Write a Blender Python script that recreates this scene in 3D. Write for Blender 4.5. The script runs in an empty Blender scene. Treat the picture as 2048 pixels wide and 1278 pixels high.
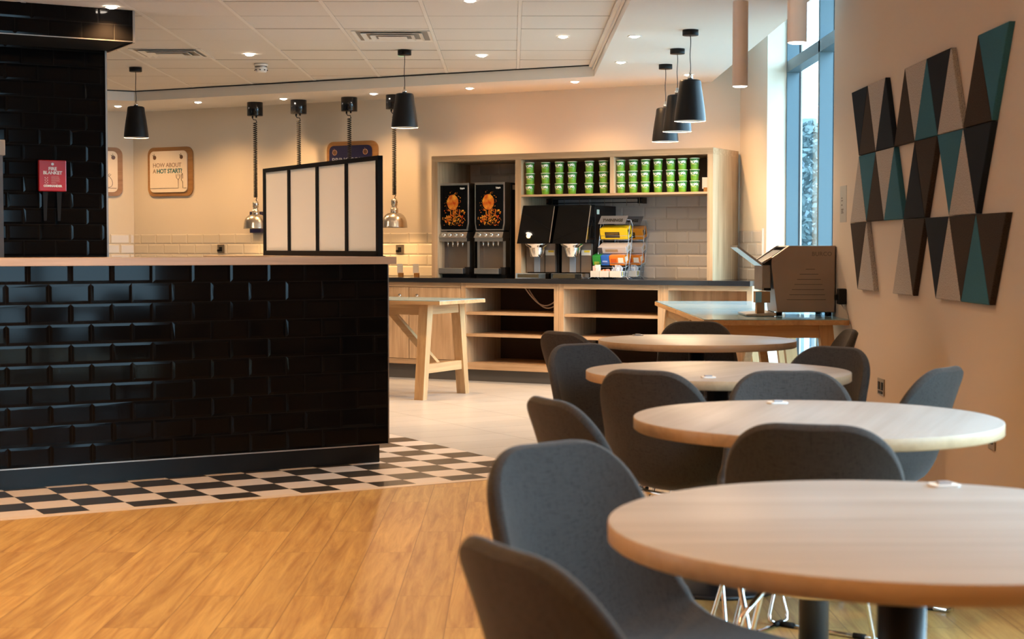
import bpy, bmesh, math, random
from mathutils import Vector, Matrix
R = math.radians
C = bpy.context.scene.collection
SC = bpy.context.scene

# ------------------------------------------------------------------ camera, world, exposure
cam_d = bpy.data.cameras.new('camera'); cam = bpy.data.objects.new('camera', cam_d); C.objects.link(cam)
cam.location = (0, 0, 1.17)
cam.rotation_euler = (R(90) - math.atan(144/3200), 0, 0)
cam_d.sensor_width = 36; cam_d.lens = 36*3200/2048
cam_d.clip_start = 0.05; cam_d.clip_end = 200
cam_d.dof.use_dof = True; cam_d.dof.focus_distance = 12.5; cam_d.dof.aperture_fstop = 7.0
SC.camera = cam
SC.view_settings.view_transform = 'Standard'; SC.view_settings.look = 'None'
SC.view_settings.gamma = 1; SC.view_settings.use_curve_mapping = False
SC.view_settings.exposure = 0.38
SC.cycles.use_denoising = True
SC.cycles.max_bounces = 7; SC.cycles.diffuse_bounces = 4; SC.cycles.glossy_bounces = 4
SC.cycles.transmission_bounces = 6; SC.cycles.transparent_max_bounces = 8
SC.cycles.caustics_reflective = False; SC.cycles.caustics_refractive = False
SC.cycles.sample_clamp_indirect = 6
DAY = 11.0
W = bpy.data.worlds.new('overcast_sky'); SC.world = W; W.use_nodes = True
wn = W.node_tree.nodes; wl = W.node_tree.links
bg = wn['Background']; tc = wn.new('ShaderNodeTexCoord'); sx = wn.new('ShaderNodeSeparateXYZ'); rp = wn.new('ShaderNodeValToRGB')
wl.new(tc.outputs['Generated'], sx.inputs[0]); wl.new(sx.outputs['Z'], rp.inputs[0]); wl.new(rp.outputs[0], bg.inputs[0])
rp.color_ramp.elements[0].color = (.50, .77, 1, 1); rp.color_ramp.elements[0].position = 0
rp.color_ramp.elements[1].color = (.52, .78, 1, 1); rp.color_ramp.elements[1].position = .6
bg.inputs[1].default_value = DAY
WARM = (1, .565, .235)

# ------------------------------------------------------------------ large daylight openings are lit by the sky; portals guide the sampling
def portal(loc, rot, sx_, sy_):
    l = bpy.data.lights.new('window_portal', 'AREA'); l.shape = 'RECTANGLE'; l.size = sx_; l.size_y = sy_
    l.cycles.is_portal = True
    o = bpy.data.objects.new('window_portal', l); C.objects.link(o); o.location = loc; o.rotation_euler = rot
portal((2.36, 11.2, 1.65), (0, R(90), 0), 3.3, 3.3)
portal((1.96, 3.25, 1.27), (0, R(90), 0), 2.5, 2.7)

# ------------------------------------------------------------------ materials
MATS = {}
def mat(name, col, rough=.5, metal=0, coat=0, emit=None, es=1, noise=None, bump=0, bscale=50, spec=.5, trans=0, alpha=1):
    if name in MATS: return MATS[name]
    m = bpy.data.materials.new(name); m.use_nodes = True
    nt = m.node_tree; b = nt.nodes['Principled BSDF']
    b.inputs['Base Color'].default_value = (*col, 1); b.inputs['Roughness'].default_value = rough
    b.inputs['Metallic'].default_value = metal; b.inputs['Coat Weight'].default_value = coat
    b.inputs['Specular IOR Level'].default_value = spec
    b.inputs['Transmission Weight'].default_value = trans; b.inputs['Alpha'].default_value = alpha
    if emit: b.inputs['Emission Color'].default_value = (*emit, 1); b.inputs['Emission Strength'].default_value = es
    if noise or bump:
        t = nt.nodes.new('ShaderNodeTexCoord'); n = nt.nodes.new('ShaderNodeTexNoise')
        nt.links.new(t.outputs['Object'], n.inputs['Vector']); n.inputs['Scale'].default_value = bscale; n.inputs['Detail'].default_value = 4
        if noise:
            r = nt.nodes.new('ShaderNodeValToRGB'); nt.links.new(n.outputs['Fac'], r.inputs[0])
            r.color_ramp.elements[0].position = .35; r.color_ramp.elements[1].position = .65
            r.color_ramp.elements[0].color = (*[c*(1-noise) for c in col], 1); r.color_ramp.elements[1].color = (*[min(1, c*(1+noise)) for c in col], 1)
            nt.links.new(r.outputs[0], b.inputs['Base Color'])
        if bump:
            bp = nt.nodes.new('ShaderNodeBump'); bp.inputs['Strength'].default_value = bump; bp.inputs['Distance'].default_value = .002
            nt.links.new(n.outputs['Fac'], bp.inputs['Height']); nt.links.new(bp.outputs[0], b.inputs['Normal'])
    MATS[name] = m; return m

def wood(name, c0, c1, axis='X', rough=.45, grain=1.0, coat=0, spec=.4):
    """fine stretched grain with darker pores; axis = direction the grain runs in the object's own space"""
    if name in MATS: return MATS[name]
    m = bpy.data.materials.new(name); m.use_nodes = True; nt = m.node_tree; L = nt.links; b = nt.nodes['Principled BSDF']
    t = nt.nodes.new('ShaderNodeTexCoord'); mp = nt.nodes.new('ShaderNodeMapping'); L.new(t.outputs['Object'], mp.inputs[0])
    sc_ = [38*grain]*3; sc_['XYZ'.index(axis)] = 1.6*grain; mp.inputs['Scale'].default_value = sc_
    n = nt.nodes.new('ShaderNodeTexNoise'); n.inputs['Scale'].default_value = 1; n.inputs['Detail'].default_value = 6; n.inputs['Roughness'].default_value = .62; n.inputs['Distortion'].default_value = .6
    L.new(mp.outputs[0], n.inputs['Vector'])
    mp2 = nt.nodes.new('ShaderNodeMapping'); L.new(t.outputs['Object'], mp2.inputs[0])
    s2 = [7*grain]*3; s2['XYZ'.index(axis)] = .8*grain; mp2.inputs['Scale'].default_value = s2
    n2 = nt.nodes.new('ShaderNodeTexNoise'); n2.inputs['Scale'].default_value = 1; n2.inputs['Detail'].default_value = 3; n2.inputs['Distortion'].default_value = 1.2
    L.new(mp2.outputs[0], n2.inputs['Vector'])
    ad = nt.nodes.new('ShaderNodeMix'); ad.data_type = 'FLOAT'; ad.inputs[0].default_value = .45
    L.new(n.outputs['Fac'], ad.inputs[2]); L.new(n2.outputs['Fac'], ad.inputs[3])
    r = nt.nodes.new('ShaderNodeValToRGB'); L.new(ad.outputs[0], r.inputs[0])
    r.color_ramp.elements[0].position = .36; r.color_ramp.elements[0].color = (*c0, 1)
    r.color_ramp.elements[1].position = .6; r.color_ramp.elements[1].color = (*c1, 1)
    L.new(r.outputs[0], b.inputs['Base Color']); b.inputs['Roughness'].default_value = rough; b.inputs['Coat Weight'].default_value = coat
    b.inputs['Specular IOR Level'].default_value = spec
    bp = nt.nodes.new('ShaderNodeBump'); bp.inputs['Strength'].default_value = .12; bp.inputs['Distance'].default_value = .001
    L.new(n.outputs['Fac'], bp.inputs['Height']); L.new(bp.outputs[0], b.inputs['Normal'])
    MATS[name] = m; return m

def plank_floor():
    m = bpy.data.materials.new('maple_planks'); m.use_nodes = True; nt = m.node_tree; L = nt.links; b = nt.nodes['Principled BSDF']
    t = nt.nodes.new('ShaderNodeTexCoord'); mp = nt.nodes.new('ShaderNodeMapping'); L.new(t.outputs['Object'], mp.inputs[0])
    mp.inputs['Rotation'].default_value = (0, 0, R(90)); mp.inputs['Location'].default_value = (0, .03, 0)
    br = nt.nodes.new('ShaderNodeTexBrick'); L.new(mp.outputs[0], br.inputs['Vector'])
    br.inputs['Scale'].default_value = 1; br.inputs['Brick Width'].default_value = 1.22; br.inputs['Row Height'].default_value = .176
    br.inputs['Mortar Size'].default_value = .0012; br.inputs['Mortar Smooth'].default_value = .2; br.offset = .37
    br.inputs['Color1'].default_value = (0, 0, 0, 1); br.inputs['Color2'].default_value = (1, 1, 1, 1); br.inputs['Mortar'].default_value = (.5, .5, .5, 1)
    mp2 = nt.nodes.new('ShaderNodeMapping'); L.new(t.outputs['Object'], mp2.inputs[0]); mp2.inputs['Scale'].default_value = (26, 1.7, 1)
    sh = nt.nodes.new('ShaderNodeVectorMath'); sh.operation = 'MULTIPLY_ADD'; L.new(br.outputs['Color'], sh.inputs[0]); sh.inputs[1].default_value = (9, 17, 3); L.new(mp2.outputs[0], sh.inputs[2])
    n = nt.nodes.new('ShaderNodeTexNoise'); n.inputs['Scale'].default_value = 1.0; n.inputs['Detail'].default_value = 8; n.inputs['Roughness'].default_value = .68; n.inputs['Distortion'].default_value = .55
    L.new(sh.outputs[0], n.inputs['Vector'])
    r = nt.nodes.new('ShaderNodeValToRGB'); L.new(n.outputs['Fac'], r.inputs[0])
    r.color_ramp.elements[0].position = .28; r.color_ramp.elements[0].color = (.27, .125, .036, 1)
    e = r.color_ramp.elements.new(.42); e.color = (.47, .275, .078, 1)
    r.color_ramp.elements[1].position = .72; r.color_ramp.elements[1].color = (.61, .40, .135, 1)
    hs = nt.nodes.new('ShaderNodeHueSaturation'); L.new(r.outputs[0], hs.inputs['Color'])
    mr = nt.nodes.new('ShaderNodeMapRange'); L.new(br.outputs['Color'], mr.inputs[0]); mr.inputs[3].default_value = .94; mr.inputs[4].default_value = 1.06
    L.new(mr.outputs[0], hs.inputs['Value'])
    mx = nt.nodes.new('ShaderNodeMix'); mx.data_type = 'RGBA'; L.new(br.outputs['Fac'], mx.inputs[0]); L.new(hs.outputs[0], mx.inputs[6]); mx.inputs[7].default_value = (.16, .08, .03, 1)
    L.new(mx.outputs[2], b.inputs['Base Color']); b.inputs['Roughness'].default_value = .42; b.inputs['Specular IOR Level'].default_value = .35
    return m

def tile_floor():
    m = bpy.data.materials.new('cream_floor_tile'); m.use_nodes = True; nt = m.node_tree; L = nt.links; b = nt.nodes['Principled BSDF']
    t = nt.nodes.new('ShaderNodeTexCoord'); mp = nt.nodes.new('ShaderNodeMapping'); L.new(t.outputs['Object'], mp.inputs[0])
    mp.inputs['Location'].default_value = (-.03, -.21, 0)
    br = nt.nodes.new('ShaderNodeTexBrick'); L.new(mp.outputs[0], br.inputs['Vector']); br.offset = 0
    br.inputs['Scale'].default_value = 1; br.inputs['Brick Width'].default_value = .615; br.inputs['Row Height'].default_value = .305
    br.inputs['Mortar Size'].default_value = .0026; br.inputs['Mortar Smooth'].default_value = .1
    br.inputs['Color1'].default_value = (.49, .475, .45, 1); br.inputs['Color2'].default_value = (.52, .50, .475, 1); br.inputs['Mortar'].default_value = (.16, .14, .12, 1)
    n = nt.nodes.new('ShaderNodeTexNoise'); L.new(t.outputs['Object'], n.inputs['Vector']); n.inputs['Scale'].default_value = 3; n.inputs['Detail'].default_value = 5
    mx = nt.nodes.new('ShaderNodeMix'); mx.data_type = 'RGBA'; mx.blend_type = 'MULTIPLY'; mx.inputs[0].default_value = .25
    L.new(br.outputs['Color'], mx.inputs[6]); L.new(n.outputs['Fac'], mx.inputs[7]); L.new(mx.outputs[2], b.inputs['Base Color'])
    b.inputs['Roughness'].default_value = .3; b.inputs['Specular IOR Level'].default_value = .45
    return m

def fabric(name, col):
    m = bpy.data.materials.new(name); m.use_nodes = True; nt = m.node_tree; L = nt.links; b = nt.nodes['Principled BSDF']
    t = nt.nodes.new('ShaderNodeTexCoord'); outs = []
    for sc_ in ((1400, 90, 500), (90, 1400, 90)):
        mp = nt.nodes.new('ShaderNodeMapping'); L.new(t.outputs['Object'], mp.inputs[0]); mp.inputs['Scale'].default_value = [v*.5 for v in sc_]
        n = nt.nodes.new('ShaderNodeTexNoise'); n.inputs['Scale'].default_value = 1; n.inputs['Detail'].default_value = 2; L.new(mp.outputs[0], n.inputs['Vector']); outs.append(n)
    a = nt.nodes.new('ShaderNodeMath'); a.operation = 'ADD'; L.new(outs[0].outputs['Fac'], a.inputs[0]); L.new(outs[1].outputs['Fac'], a.inputs[1])
    r = nt.nodes.new('ShaderNodeValToRGB'); L.new(a.outputs[0], r.inputs[0])
    r.color_ramp.elements[0].position = .72; r.color_ramp.elements[1].position = 1.0
    r.color_ramp.elements[0].color = (*[c*.70 for c in col], 1); r.color_ramp.elements[1].color = (*[c*1.3 for c in col], 1)
    L.new(r.outputs[0], b.inputs['Base Color']); b.inputs['Roughness'].default_value = .95; b.inputs['Specular IOR Level'].default_value = .15
    b.inputs['Sheen Weight'].default_value = .2; b.inputs['Sheen Roughness'].default_value = .4
    bp = nt.nodes.new('ShaderNodeBump'); bp.inputs['Strength'].default_value = .3; bp.inputs['Distance'].default_value = .001
    L.new(a.outputs[0], bp.inputs['Height']); L.new(bp.outputs[0], b.inputs['Normal'])
    return m

PLASTER = mat('cream_plaster', (.68, .60, .49), .9, bump=.05, bscale=120)
ARTWALL = mat('beige_plaster', (.62, .51, .41), .9, bump=.05, bscale=120)
CEILW = mat('white_ceiling_paint', (.80, .77, .73), .95)
CEILT = mat('ceiling_tile_board', (.74, .70, .655), .95, noise=.02, bump=.12, bscale=160)
CEILG = mat('ceiling_grid_white', (.80, .77, .73), .5)
BLACKTILE = mat('black_glazed_tile', (.004, .0035, .0035), .08, spec=.09)
BLACKGROUT = mat('black_grout', (.008, .007, .006), .8, spec=.2)
CREAMTILE = mat('cream_glazed_tile', (.64, .57, .46), .25, spec=.35)
CREAMGROUT = mat('cream_grout', (.58, .52, .43), .8)
GREYTILE = mat('grey_glazed_tile', (.54, .51, .49), .25)
GREYGROUT = mat('grey_grout', (.50, .47, .45), .8)
OAKH = wood('oak_grain_across', (.36, .225, .12), (.56, .375, .22), 'X')
OAKV = wood('oak_grain_upright', (.36, .225, .12), (.56, .375, .22), 'Z')
OAKD = wood('oak_grain_deep', (.36, .225, .12), (.56, .375, .22), 'Y')
DESKX = wood('light_oak_x', (.38, .215, .095), (.54, .345, .17), 'X')
DESKZ = wood('light_oak_z', (.38, .215, .095), (.54, .345, .17), 'Z')
DESKY = wood('light_oak_y', (.38, .215, .095), (.54, .345, .17), 'Y')
TOPW = wood('table_top_laminate', (.345, .305, .275), (.43, .39, .36), 'X', rough=.42, grain=.8, spec=.4)
EDGEW = wood('table_edge_oak', (.40, .27, .165), (.50, .35, .22), 'X', rough=.4)
BARW = wood('bar_top_ash', (.50, .36, .25), (.66, .50, .37), 'X', rough=.35)
LINO = mat('pale_blue_linoleum', (.20, .34, .40), .22, coat=.4, noise=.04, bscale=4)
WORKTOP = mat('black_worktop', (.018, .018, .02), .18)
PLINTH = mat('dark_plinth', (.09, .08, .07), .5)
BLACKPL = mat('black_plinth', (.004, .004, .004), .28, spec=.3)
STEEL = mat('brushed_steel', (.50, .47, .44), .32, 1, noise=.06, bscale=8)
DSTEEL = mat('dull_steel', (.33, .30, .28), .38, 1, noise=.06, bscale=8)
CHROME = mat('chrome', (.82, .80, .78), .09, 1)
ALU = mat('brushed_aluminium', (.62, .58, .52), .24, 1)
BLACKM = mat('black_satin_metal', (.006, .006, .007), .42, spec=.25)
BLACKG = mat('black_gloss_plastic', (.003, .0028, .0028), .015, spec=.16)
BLACKP = mat('black_plastic', (.008, .007, .007), .5, spec=.2)
BLACKCOL = mat('black_powder_coat', (.010, .010, .012), .4)
WHITEIN = mat('white_enamel', (.85, .82, .78), .5)
WHITEP = mat('white_card', (.80, .78, .75), .6)
PINKTUBE = mat('off_white_tube', (.88, .84, .82), .45)
FRAMEM = mat('blue_grey_window_metal', (.06, .105, .13), .35)
GASKET = mat('black_gasket', (.01, .01, .012), .6)
FAB = fabric('charcoal_wool', (.037, .0335, .0325))
PIPING = mat('dark_piping', (.05, .05, .055), .9)
RED = mat('red_plastic', (.50, .012, .016), .3)
FROST = mat('frosted_acrylic', (.74, .70, .66), .5, spec=.3)
_n = FROST.node_tree; _t = _n.nodes.new('ShaderNodeBsdfTranslucent'); _t.inputs['Color'].default_value = (.92, .80, .66, 1); _m = _n.nodes.new('ShaderNodeMixShader'); _m.inputs[0].default_value = .5
_o = [q for q in _n.nodes if q.type == 'OUTPUT_MATERIAL'][0]; _n.links.new(_n.nodes['Principled BSDF'].outputs[0], _m.inputs[1]); _n.links.new(_t.outputs[0], _m.inputs[2]); _n.links.new(_m.outputs[0], _o.inputs[0])
LENS = mat('downlight_lens', (1, .95, .9), .3, emit=(1, .86, .72), es=60)
LENSP = mat('pendant_bulb', (1, .9, .8), .3, emit=(1, .84, .68), es=7)
NAVY = mat('navy_card', (.012, .012, .055), .35)
SIGNW = mat('cream_sign_card', (.74, .64, .52), .55)
SIGNOAK = wood('sign_oak', (.25, .12, .04), (.38, .20, .075), 'X', rough=.4)
INK = mat('dark_brown_ink', (.05, .03, .02), .6)
INKL = mat('light_brown_ink', (.22, .13, .08), .6)
TEALINK = mat('teal_ink', (.012, .13, .14), .5)
WHITEINK = mat('white_ink', (.85, .82, .78), .5)
CHQB = mat('dark_floor_tile', (.040, .034, .028), .28)
CHQW = mat('pale_floor_tile', (.72, .63, .56), .28)

# ------------------------------------------------------------------ mesh helpers
class MB:
    def __init__(s): s.b = bmesh.new()
    def box(s, x0, x1, y0, y1, z0, z1, bev=0, mi=0):
        vs = [s.b.verts.new(p) for p in ((x0,y0,z0),(x1,y0,z0),(x1,y1,z0),(x0,y1,z0),(x0,y0,z1),(x1,y0,z1),(x1,y1,z1),(x0,y1,z1))]
        fs = [s.b.faces.new([vs[i] for i in q]) for q in ((0,3,2,1),(4,5,6,7),(0,1,5,4),(1,2,6,5),(2,3,7,6),(3,0,4,7))]
        for f_ in fs: f_.material_index = mi
        if bev:
            es = list({e for f_ in fs for e in f_.edges})
            bmesh.ops.bevel(s.b, geom=es, offset=bev, segments=2, affect='EDGES', profile=.5)
        return s
    def hexa(s, lo, hi, mi=0):
        """lo, hi: four points each (counter clockwise from above)"""
        v = [s.b.verts.new(p) for p in list(lo)+list(hi)]
        for q in ((3,2,1,0),(4,5,6,7),(0,1,5,4),(1,2,6,5),(2,3,7,6),(3,0,4,7)):
            s.b.faces.new([v[i] for i in q]).material_index = mi
        return s
    def prism(s, pts, z0, z1, mi=0, bev=0):
        a = [s.b.verts.new((x, y, z0)) for x, y in pts]; c = [s.b.verts.new((x, y, z1)) for x, y in pts]
        f0 = s.b.faces.new(list(reversed(a))); f1 = s.b.faces.new(c); fs = [f0, f1]
        n = len(pts)
        for i in range(n): fs.append(s.b.faces.new((a[i], a[(i+1)%n], c[(i+1)%n], c[i])))
        for f_ in fs: f_.material_index = mi
        if bev:
            bmesh.ops.bevel(s.b, geom=list({e for f_ in (f0, f1) for e in f_.edges}), offset=bev, segments=2, affect='EDGES', profile=.5)
        return s
    def plate(s, pts, y0, y1, mi=0, bev=0):
        """outline in XZ extruded in Y"""
        a = [s.b.verts.new((x, y0, z)) for x, z in pts]; c = [s.b.verts.new((x, y1, z)) for x, z in pts]
        n = len(pts); f0 = s.b.faces.new(a); f1 = s.b.faces.new(list(reversed(c))); fs = [f0, f1]
        for i in range(n): fs.append(s.b.faces.new((a[(i+1)%n], a[i], c[i], c[(i+1)%n])))
        for f_ in fs: f_.material_index = mi
        if bev:
            bmesh.ops.bevel(s.b, geom=list({e for e in f0.edges}), offset=bev, segments=2, affect='EDGES', profile=.5)
        return s
    def lathe(s, prof, c=(0,0,0), n=32, cap0=False, cap1=False, mi=0, axis='Z'):
        rings = []
        for r, z in prof:
            ring = []
            for i in range(n):
                a = 2*math.pi*i/n
                p = (r*math.cos(a), r*math.sin(a), z) if axis == 'Z' else ((z, r*math.cos(a), r*math.sin(a)) if axis == 'X' else (r*math.sin(a), z, r*math.cos(a)))
                ring.append(s.b.verts.new((p[0]+c[0], p[1]+c[1], p[2]+c[2])))
            rings.append(ring)
        for k in range(len(rings)-1):
            for i in range(n):
                f_ = s.b.faces.new((rings[k][i], rings[k][(i+1)%n], rings[k+1][(i+1)%n], rings[k+1][i])); f_.smooth = True; f_.material_index = mi
        if cap0: s.b.faces.new(list(reversed(rings[0]))).material_index = mi
        if cap1: s.b.faces.new(rings[-1]).material_index = mi
        return s
    def cyl(s, c, r, h, n=24, mi=0, axis='Z', r2=None):
        return s.lathe([(r, 0), (r if r2 is None else r2, h)], c, n, True, True, mi, axis)
    def tube(s, pts, r, n=8, closed=False, mi=0):
        pts = [Vector(p) for p in pts]; m = len(pts); rings = []; up = None
        for i, p in enumerate(pts):
            if closed: t = pts[(i+1) % m]-pts[i-1]
            else: t = pts[min(i+1, m-1)]-pts[max(i-1, 0)]
            t.normalize()
            if up is None: up = Vector((0,0,1)) if abs(t.z) < .9 else Vector((1,0,0))
            a = t.cross(up).normalized(); b_ = a.cross(t).normalized(); up = b_
            rings.append([s.b.verts.new(p+a*(r*math.cos(2*math.pi*k/n))+b_*(r*math.sin(2*math.pi*k/n))) for k in range(n)])
        for k in range(m if closed else m-1):
            A, B = rings[k], rings[(k+1) % m]
            off = 0
            if closed and k == m-1:
                off = min(range(n), key=lambda o: (A[0].co-B[o].co).length)
            for i in range(n):
                f_ = s.b.faces.new((A[i], B[(i+off)%n], B[(i+1+off)%n], A[(i+1)%n])); f_.smooth = True; f_.material_index = mi
        if not closed:
            s.b.faces.new(rings[0]).material_index = mi; s.b.faces.new(list(reversed(rings[-1]))).material_index = mi
        return s
    def bar(s, p, q, w, d, up=(0,0,1), mi=0):
        """rectangular bar from p to q, w across, d along the up-ish side"""
        p, q = Vector(p), Vector(q); t = (q-p).normalized(); a = t.cross(Vector(up)).normalized(); b_ = a.cross(t).normalized()
        lo = [p+a*(w/2*i)+b_*(d/2*j) for i, j in ((-1,-1),(1,-1),(1,1),(-1,1))]
        hi = [v+(q-p) for v in lo]
        v = [s.b.verts.new(x) for x in lo+hi]
        for g in ((3,2,1,0),(4,5,6,7),(0,1,5,4),(1,2,6,5),(2,3,7,6),(3,0,4,7)): s.b.faces.new([v[i] for i in g]).material_index = mi
        return s
    def quad(s, *p, mi=0):
        f_ = s.b.faces.new([s.b.verts.new(x) for x in p]); f_.material_index = mi; return s
    def xf(s, M):
        bmesh.ops.transform(s.b, matrix=M, verts=s.b.verts[:]); return s
    def mesh(s, name, m):
        bmesh.ops.recalc_face_normals(s.b, faces=s.b.faces[:])
        me = bpy.data.meshes.new(name); s.b.to_mesh(me); s.b.free()
        for x in (m if isinstance(m, (list, tuple)) else [m]): me.materials.append(x)
        return me
    def build(s, name, m, parent=None, loc=(0,0,0), rot=(0,0,0)):
        return link(name, s.mesh(name, m), parent, loc, rot)

def link(name, me, parent=None, loc=(0,0,0), rot=(0,0,0)):
    o = bpy.data.objects.new(name, me); C.objects.link(o); o.location = loc; o.rotation_euler = rot
    if parent is not None: o.parent = parent
    return o
def tag(o, label, cat, group=None, kind=None):
    if label: o['label'] = label
    if cat: o['category'] = cat
    if group: o['group'] = group
    if kind: o['kind'] = kind
    return o
def thing(name, label, cat, loc=(0,0,0), rz=0, group=None):
    o = bpy.data.objects.new(name, None); C.objects.link(o); o.location = loc; o.rotation_euler = (0, 0, rz); o.empty_display_size = .1
    return tag(o, label, cat, group)
def struct(name, mb, m, loc=(0,0,0), rz=0, label=None):
    o = mb.build(name, m, None, loc, (0,0,rz)); o['kind'] = 'structure'
    if label: o['label'] = label
    return o
def copy_tree(o, parent=None):
    c = o.copy(); C.objects.link(c); c.parent = parent
    for ch in list(o.children): copy_tree(ch, c)
    return c
_txt = {}
def text_mesh(body, size, depth=.0006, bold=0.0, space=1.0, align='LEFT'):
    """lettering in the XZ plane reading along +X, facing -Y"""
    k = (body, size, depth, bold, space, align)
    if k in _txt: return _txt[k]
    cu = bpy.data.curves.new('lettering', 'FONT'); cu.body = body; cu.size = size; cu.extrude = depth; cu.offset = bold; cu.space_character = space; cu.align_x = align
    cu.resolution_u = 3
    o = bpy.data.objects.new('lettering', cu); C.objects.link(o)
    bpy.context.view_layer.update()
    me = bpy.data.meshes.new_from_object(o.evaluated_get(bpy.context.evaluated_depsgraph_get()))
    bpy.data.objects.remove(o); bpy.data.curves.remove(cu)
    me.transform(Matrix.Rotation(R(90), 4, 'X'))
    _txt[k] = me; return me
def lettering(body, size, m, parent, loc, name='lettering', bold=0.0, space=1.0, align='LEFT', depth=.0006, rot=(0,0,0)):
    me = text_mesh(body, size, depth, bold, space, align).copy(); me.materials.clear(); me.materials.append(m)
    return link(name, me, parent, loc, rot)
def round_rect(w, h, r, n=6, cx=0, cy=0):
    out = []
    for (sx_, sy_, a0) in ((1,1,0),(-1,1,90),(-1,-1,180),(1,-1,270)):
        for i in range(n+1):
            a = R(a0+90*i/n); out.append((cx+sx_*(w/2-r)+r*math.cos(a), cy+sy_*(h/2-r)+r*math.sin(a)))
    return out
def tile_field(mb, w, h, pitch_w, pitch_h, grout, ox, oz, seed, thick=.0022, bevel=.013, tilt=.0006, bond=.5, ox2=None, grout_mi=1):
    """bevelled brick tiles over x 0..w, z 0..h, front towards -Y, laid on a grout bed at y=0"""
    rnd = random.Random(seed)
    mb.quad((0,0,0),(w,0,0),(w,0,h),(0,0,h), mi=grout_mi)
    k = 0; z = oz
    while z > 0: z -= pitch_h; k += 1
    row = -k
    while z < h:
        z0, z1 = max(z+grout/2, 0), min(z+pitch_h-grout/2, h)
        x = ((ox if row % 2 == 0 else (ox2 if ox2 is not None else ox+pitch_w*bond)) % pitch_w) - pitch_w
        while x < w and z1-z0 > .01:
            x0, x1 = max(x+grout/2, 0), min(x+pitch_w-grout/2, w)
            if x1-x0 > .012:
                b0 = [(x0,z0),(x1,z0),(x1,z1),(x0,z1)]
                i = [0 if (x0 <= 0 and False) else bevel]*4
                bx0 = bevel if x > 0 else 0; bx1 = bevel if x+pitch_w < w else 0
                bz0 = bevel if z > -.001 else 0; bz1 = bevel if z+pitch_h <= h+.001 else 0
                bx0 = min(bx0, (x1-x0)*.4); bx1 = min(bx1, (x1-x0)*.4)
                b1 = [(x0+bx0,z0+bz0),(x1-bx1,z0+bz0),(x1-bx1,z1-bz1),(x0+bx0,z1-bz1)]
                gx, gz = rnd.uniform(-1,1)*tilt*6, rnd.uniform(-1,1)*tilt*9
                cx_, cz_ = (x0+x1)/2, (z0+z1)/2
                A = [mb.b.verts.new((px, 0, pz)) for px, pz in b0]
                A2 = [mb.b.verts.new((px, -thick*.35, pz)) for px, pz in b0]
                B = [mb.b.verts.new((px, -thick-(px-cx_)*gx-(pz-cz_)*gz, pz)) for px, pz in b1]
                mb.b.faces.new(B)
                for q in range(4):
                    mb.b.faces.new((A[q], A[(q+1)%4], A2[(q+1)%4], A2[q])); mb.b.faces.new((A2[q], A2[(q+1)%4], B[(q+1)%4], B[q]))
            x += pitch_w
        z += pitch_h; row += 1
    return mb

# ------------------------------------------------------------------ frames of the two slanting directions
AB = R(28.3); Ub = Vector((-math.cos(AB), math.sin(AB), 0)); Nb = Vector((math.sin(AB), math.cos(AB), 0)); RB = -AB
def B(s, c, z=0):  # back wall frame: s to the left along the wall, c away from the camera
    v = Ub*s+Nb*c; return (v.x, v.y, z)
Vc = Vector((math.cos(R(30)), .5, 0)); Wc = Vector((-.5, math.cos(R(30)), 0)); RC = R(30)
def K(a, b, z=0):  # counter frame: a to the right along the counter, b away
    v = Vc*a+Wc*b; return (v.x, v.y, z)
CW = 12.81; ZR = 2.57; ZT = 2.665

# ------------------------------------------------------------------ the setting
def P2(p): return (p[0], p[1])
m_ = MB(); k0 = P2(K(-5, 7.0)); k1 = P2(K(7.5, 7.0))
m_.prism([(-9, -6), (6, -6), (6, k1[1]), k1, k0, (-9, k0[1])], -.05, 0)
struct('floor', m_, plank_floor())
fo = MB()
fo.prism([P2(v) for v in ((4.345, 7.055), (9.5, 7.055), (9.5, 16), (-4, 20), (-4, 12.2), (4.345, 12.2))], -.05, 0)
struct('floor.001', fo, tile_floor(), rz=RC)
q = MB()
pz = .2027
for i in range(0, 40):
    for j in range(-1, 25):
        a1 = 4.345-i*pz; a0 = a1-pz; b0 = 7.2265+j*pz; b1 = b0+pz
        if j == -1: b0 = 7.055
        q.box(a0+.0008, a1-.0008, b0+.0008, b1-.0008, -.03, 0, mi=(i+j) % 2)
q.box(4.345-40*pz, 4.345, 7.055, 12.2, -.04, -.0015, mi=2)
struct('floor.002', q, [CHQW, CHQB, mat('floor_grout', (.5, .45, .4), .8)], rz=RC)
struct('trim_1', MB().box(-4, 8.5, 7.0, 7.054, -.04, .003, bev=.001), mat('pale_threshold_strip', (.70, .58, .46), .3), rz=RC)

# walls
wb = MB(); L_ = 6.645
wb.box(-11.361, -4.718, CW, CW+.15, 0, 3.4)
struct('wall_back', wb, PLASTER, rz=RB)
lw = MB(); lw.box(-2.5, 4.929, 16.3973, 16.55, 0, 3.4)
struct('wall_left', lw, PLASTER, rz=RC)
nb = MB(); nb.prism([(1.919, 13.516), (2.047, 12.89), (2.20, 12.89), (2.33, 12.89), (2.33, 13.9), (2.0, 13.9)], 0, 3.4)
struct('wall_right.001', nb, PLASTER)
aw = MB()
aw.box(1.91, 2.34, 4.6, 9.54, 0, ZR+.12); aw.box(1.91, 2.34, 1.9, 4.6, 2.5, ZR+.12); aw.box(1.91, 2.34, 1.9, 4.6, 0, .05); aw.box(1.91, 2.34, -6, 1.9, 0, ZR+.12)
aw.box(1.91, 2.5, 8.6, 9.54, ZR+.12, 3.4)
struct('wall_right', aw, ARTWALL)
struct('wall_front', MB().box(-9, 2.4, -6.1, -6, 0, 3), mat('brown_wall', (.28, .18, .11), .8))
struct('wall_side', MB().box(-9.1, -9, -6, 19, 0, 3), PLASTER)
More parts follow.
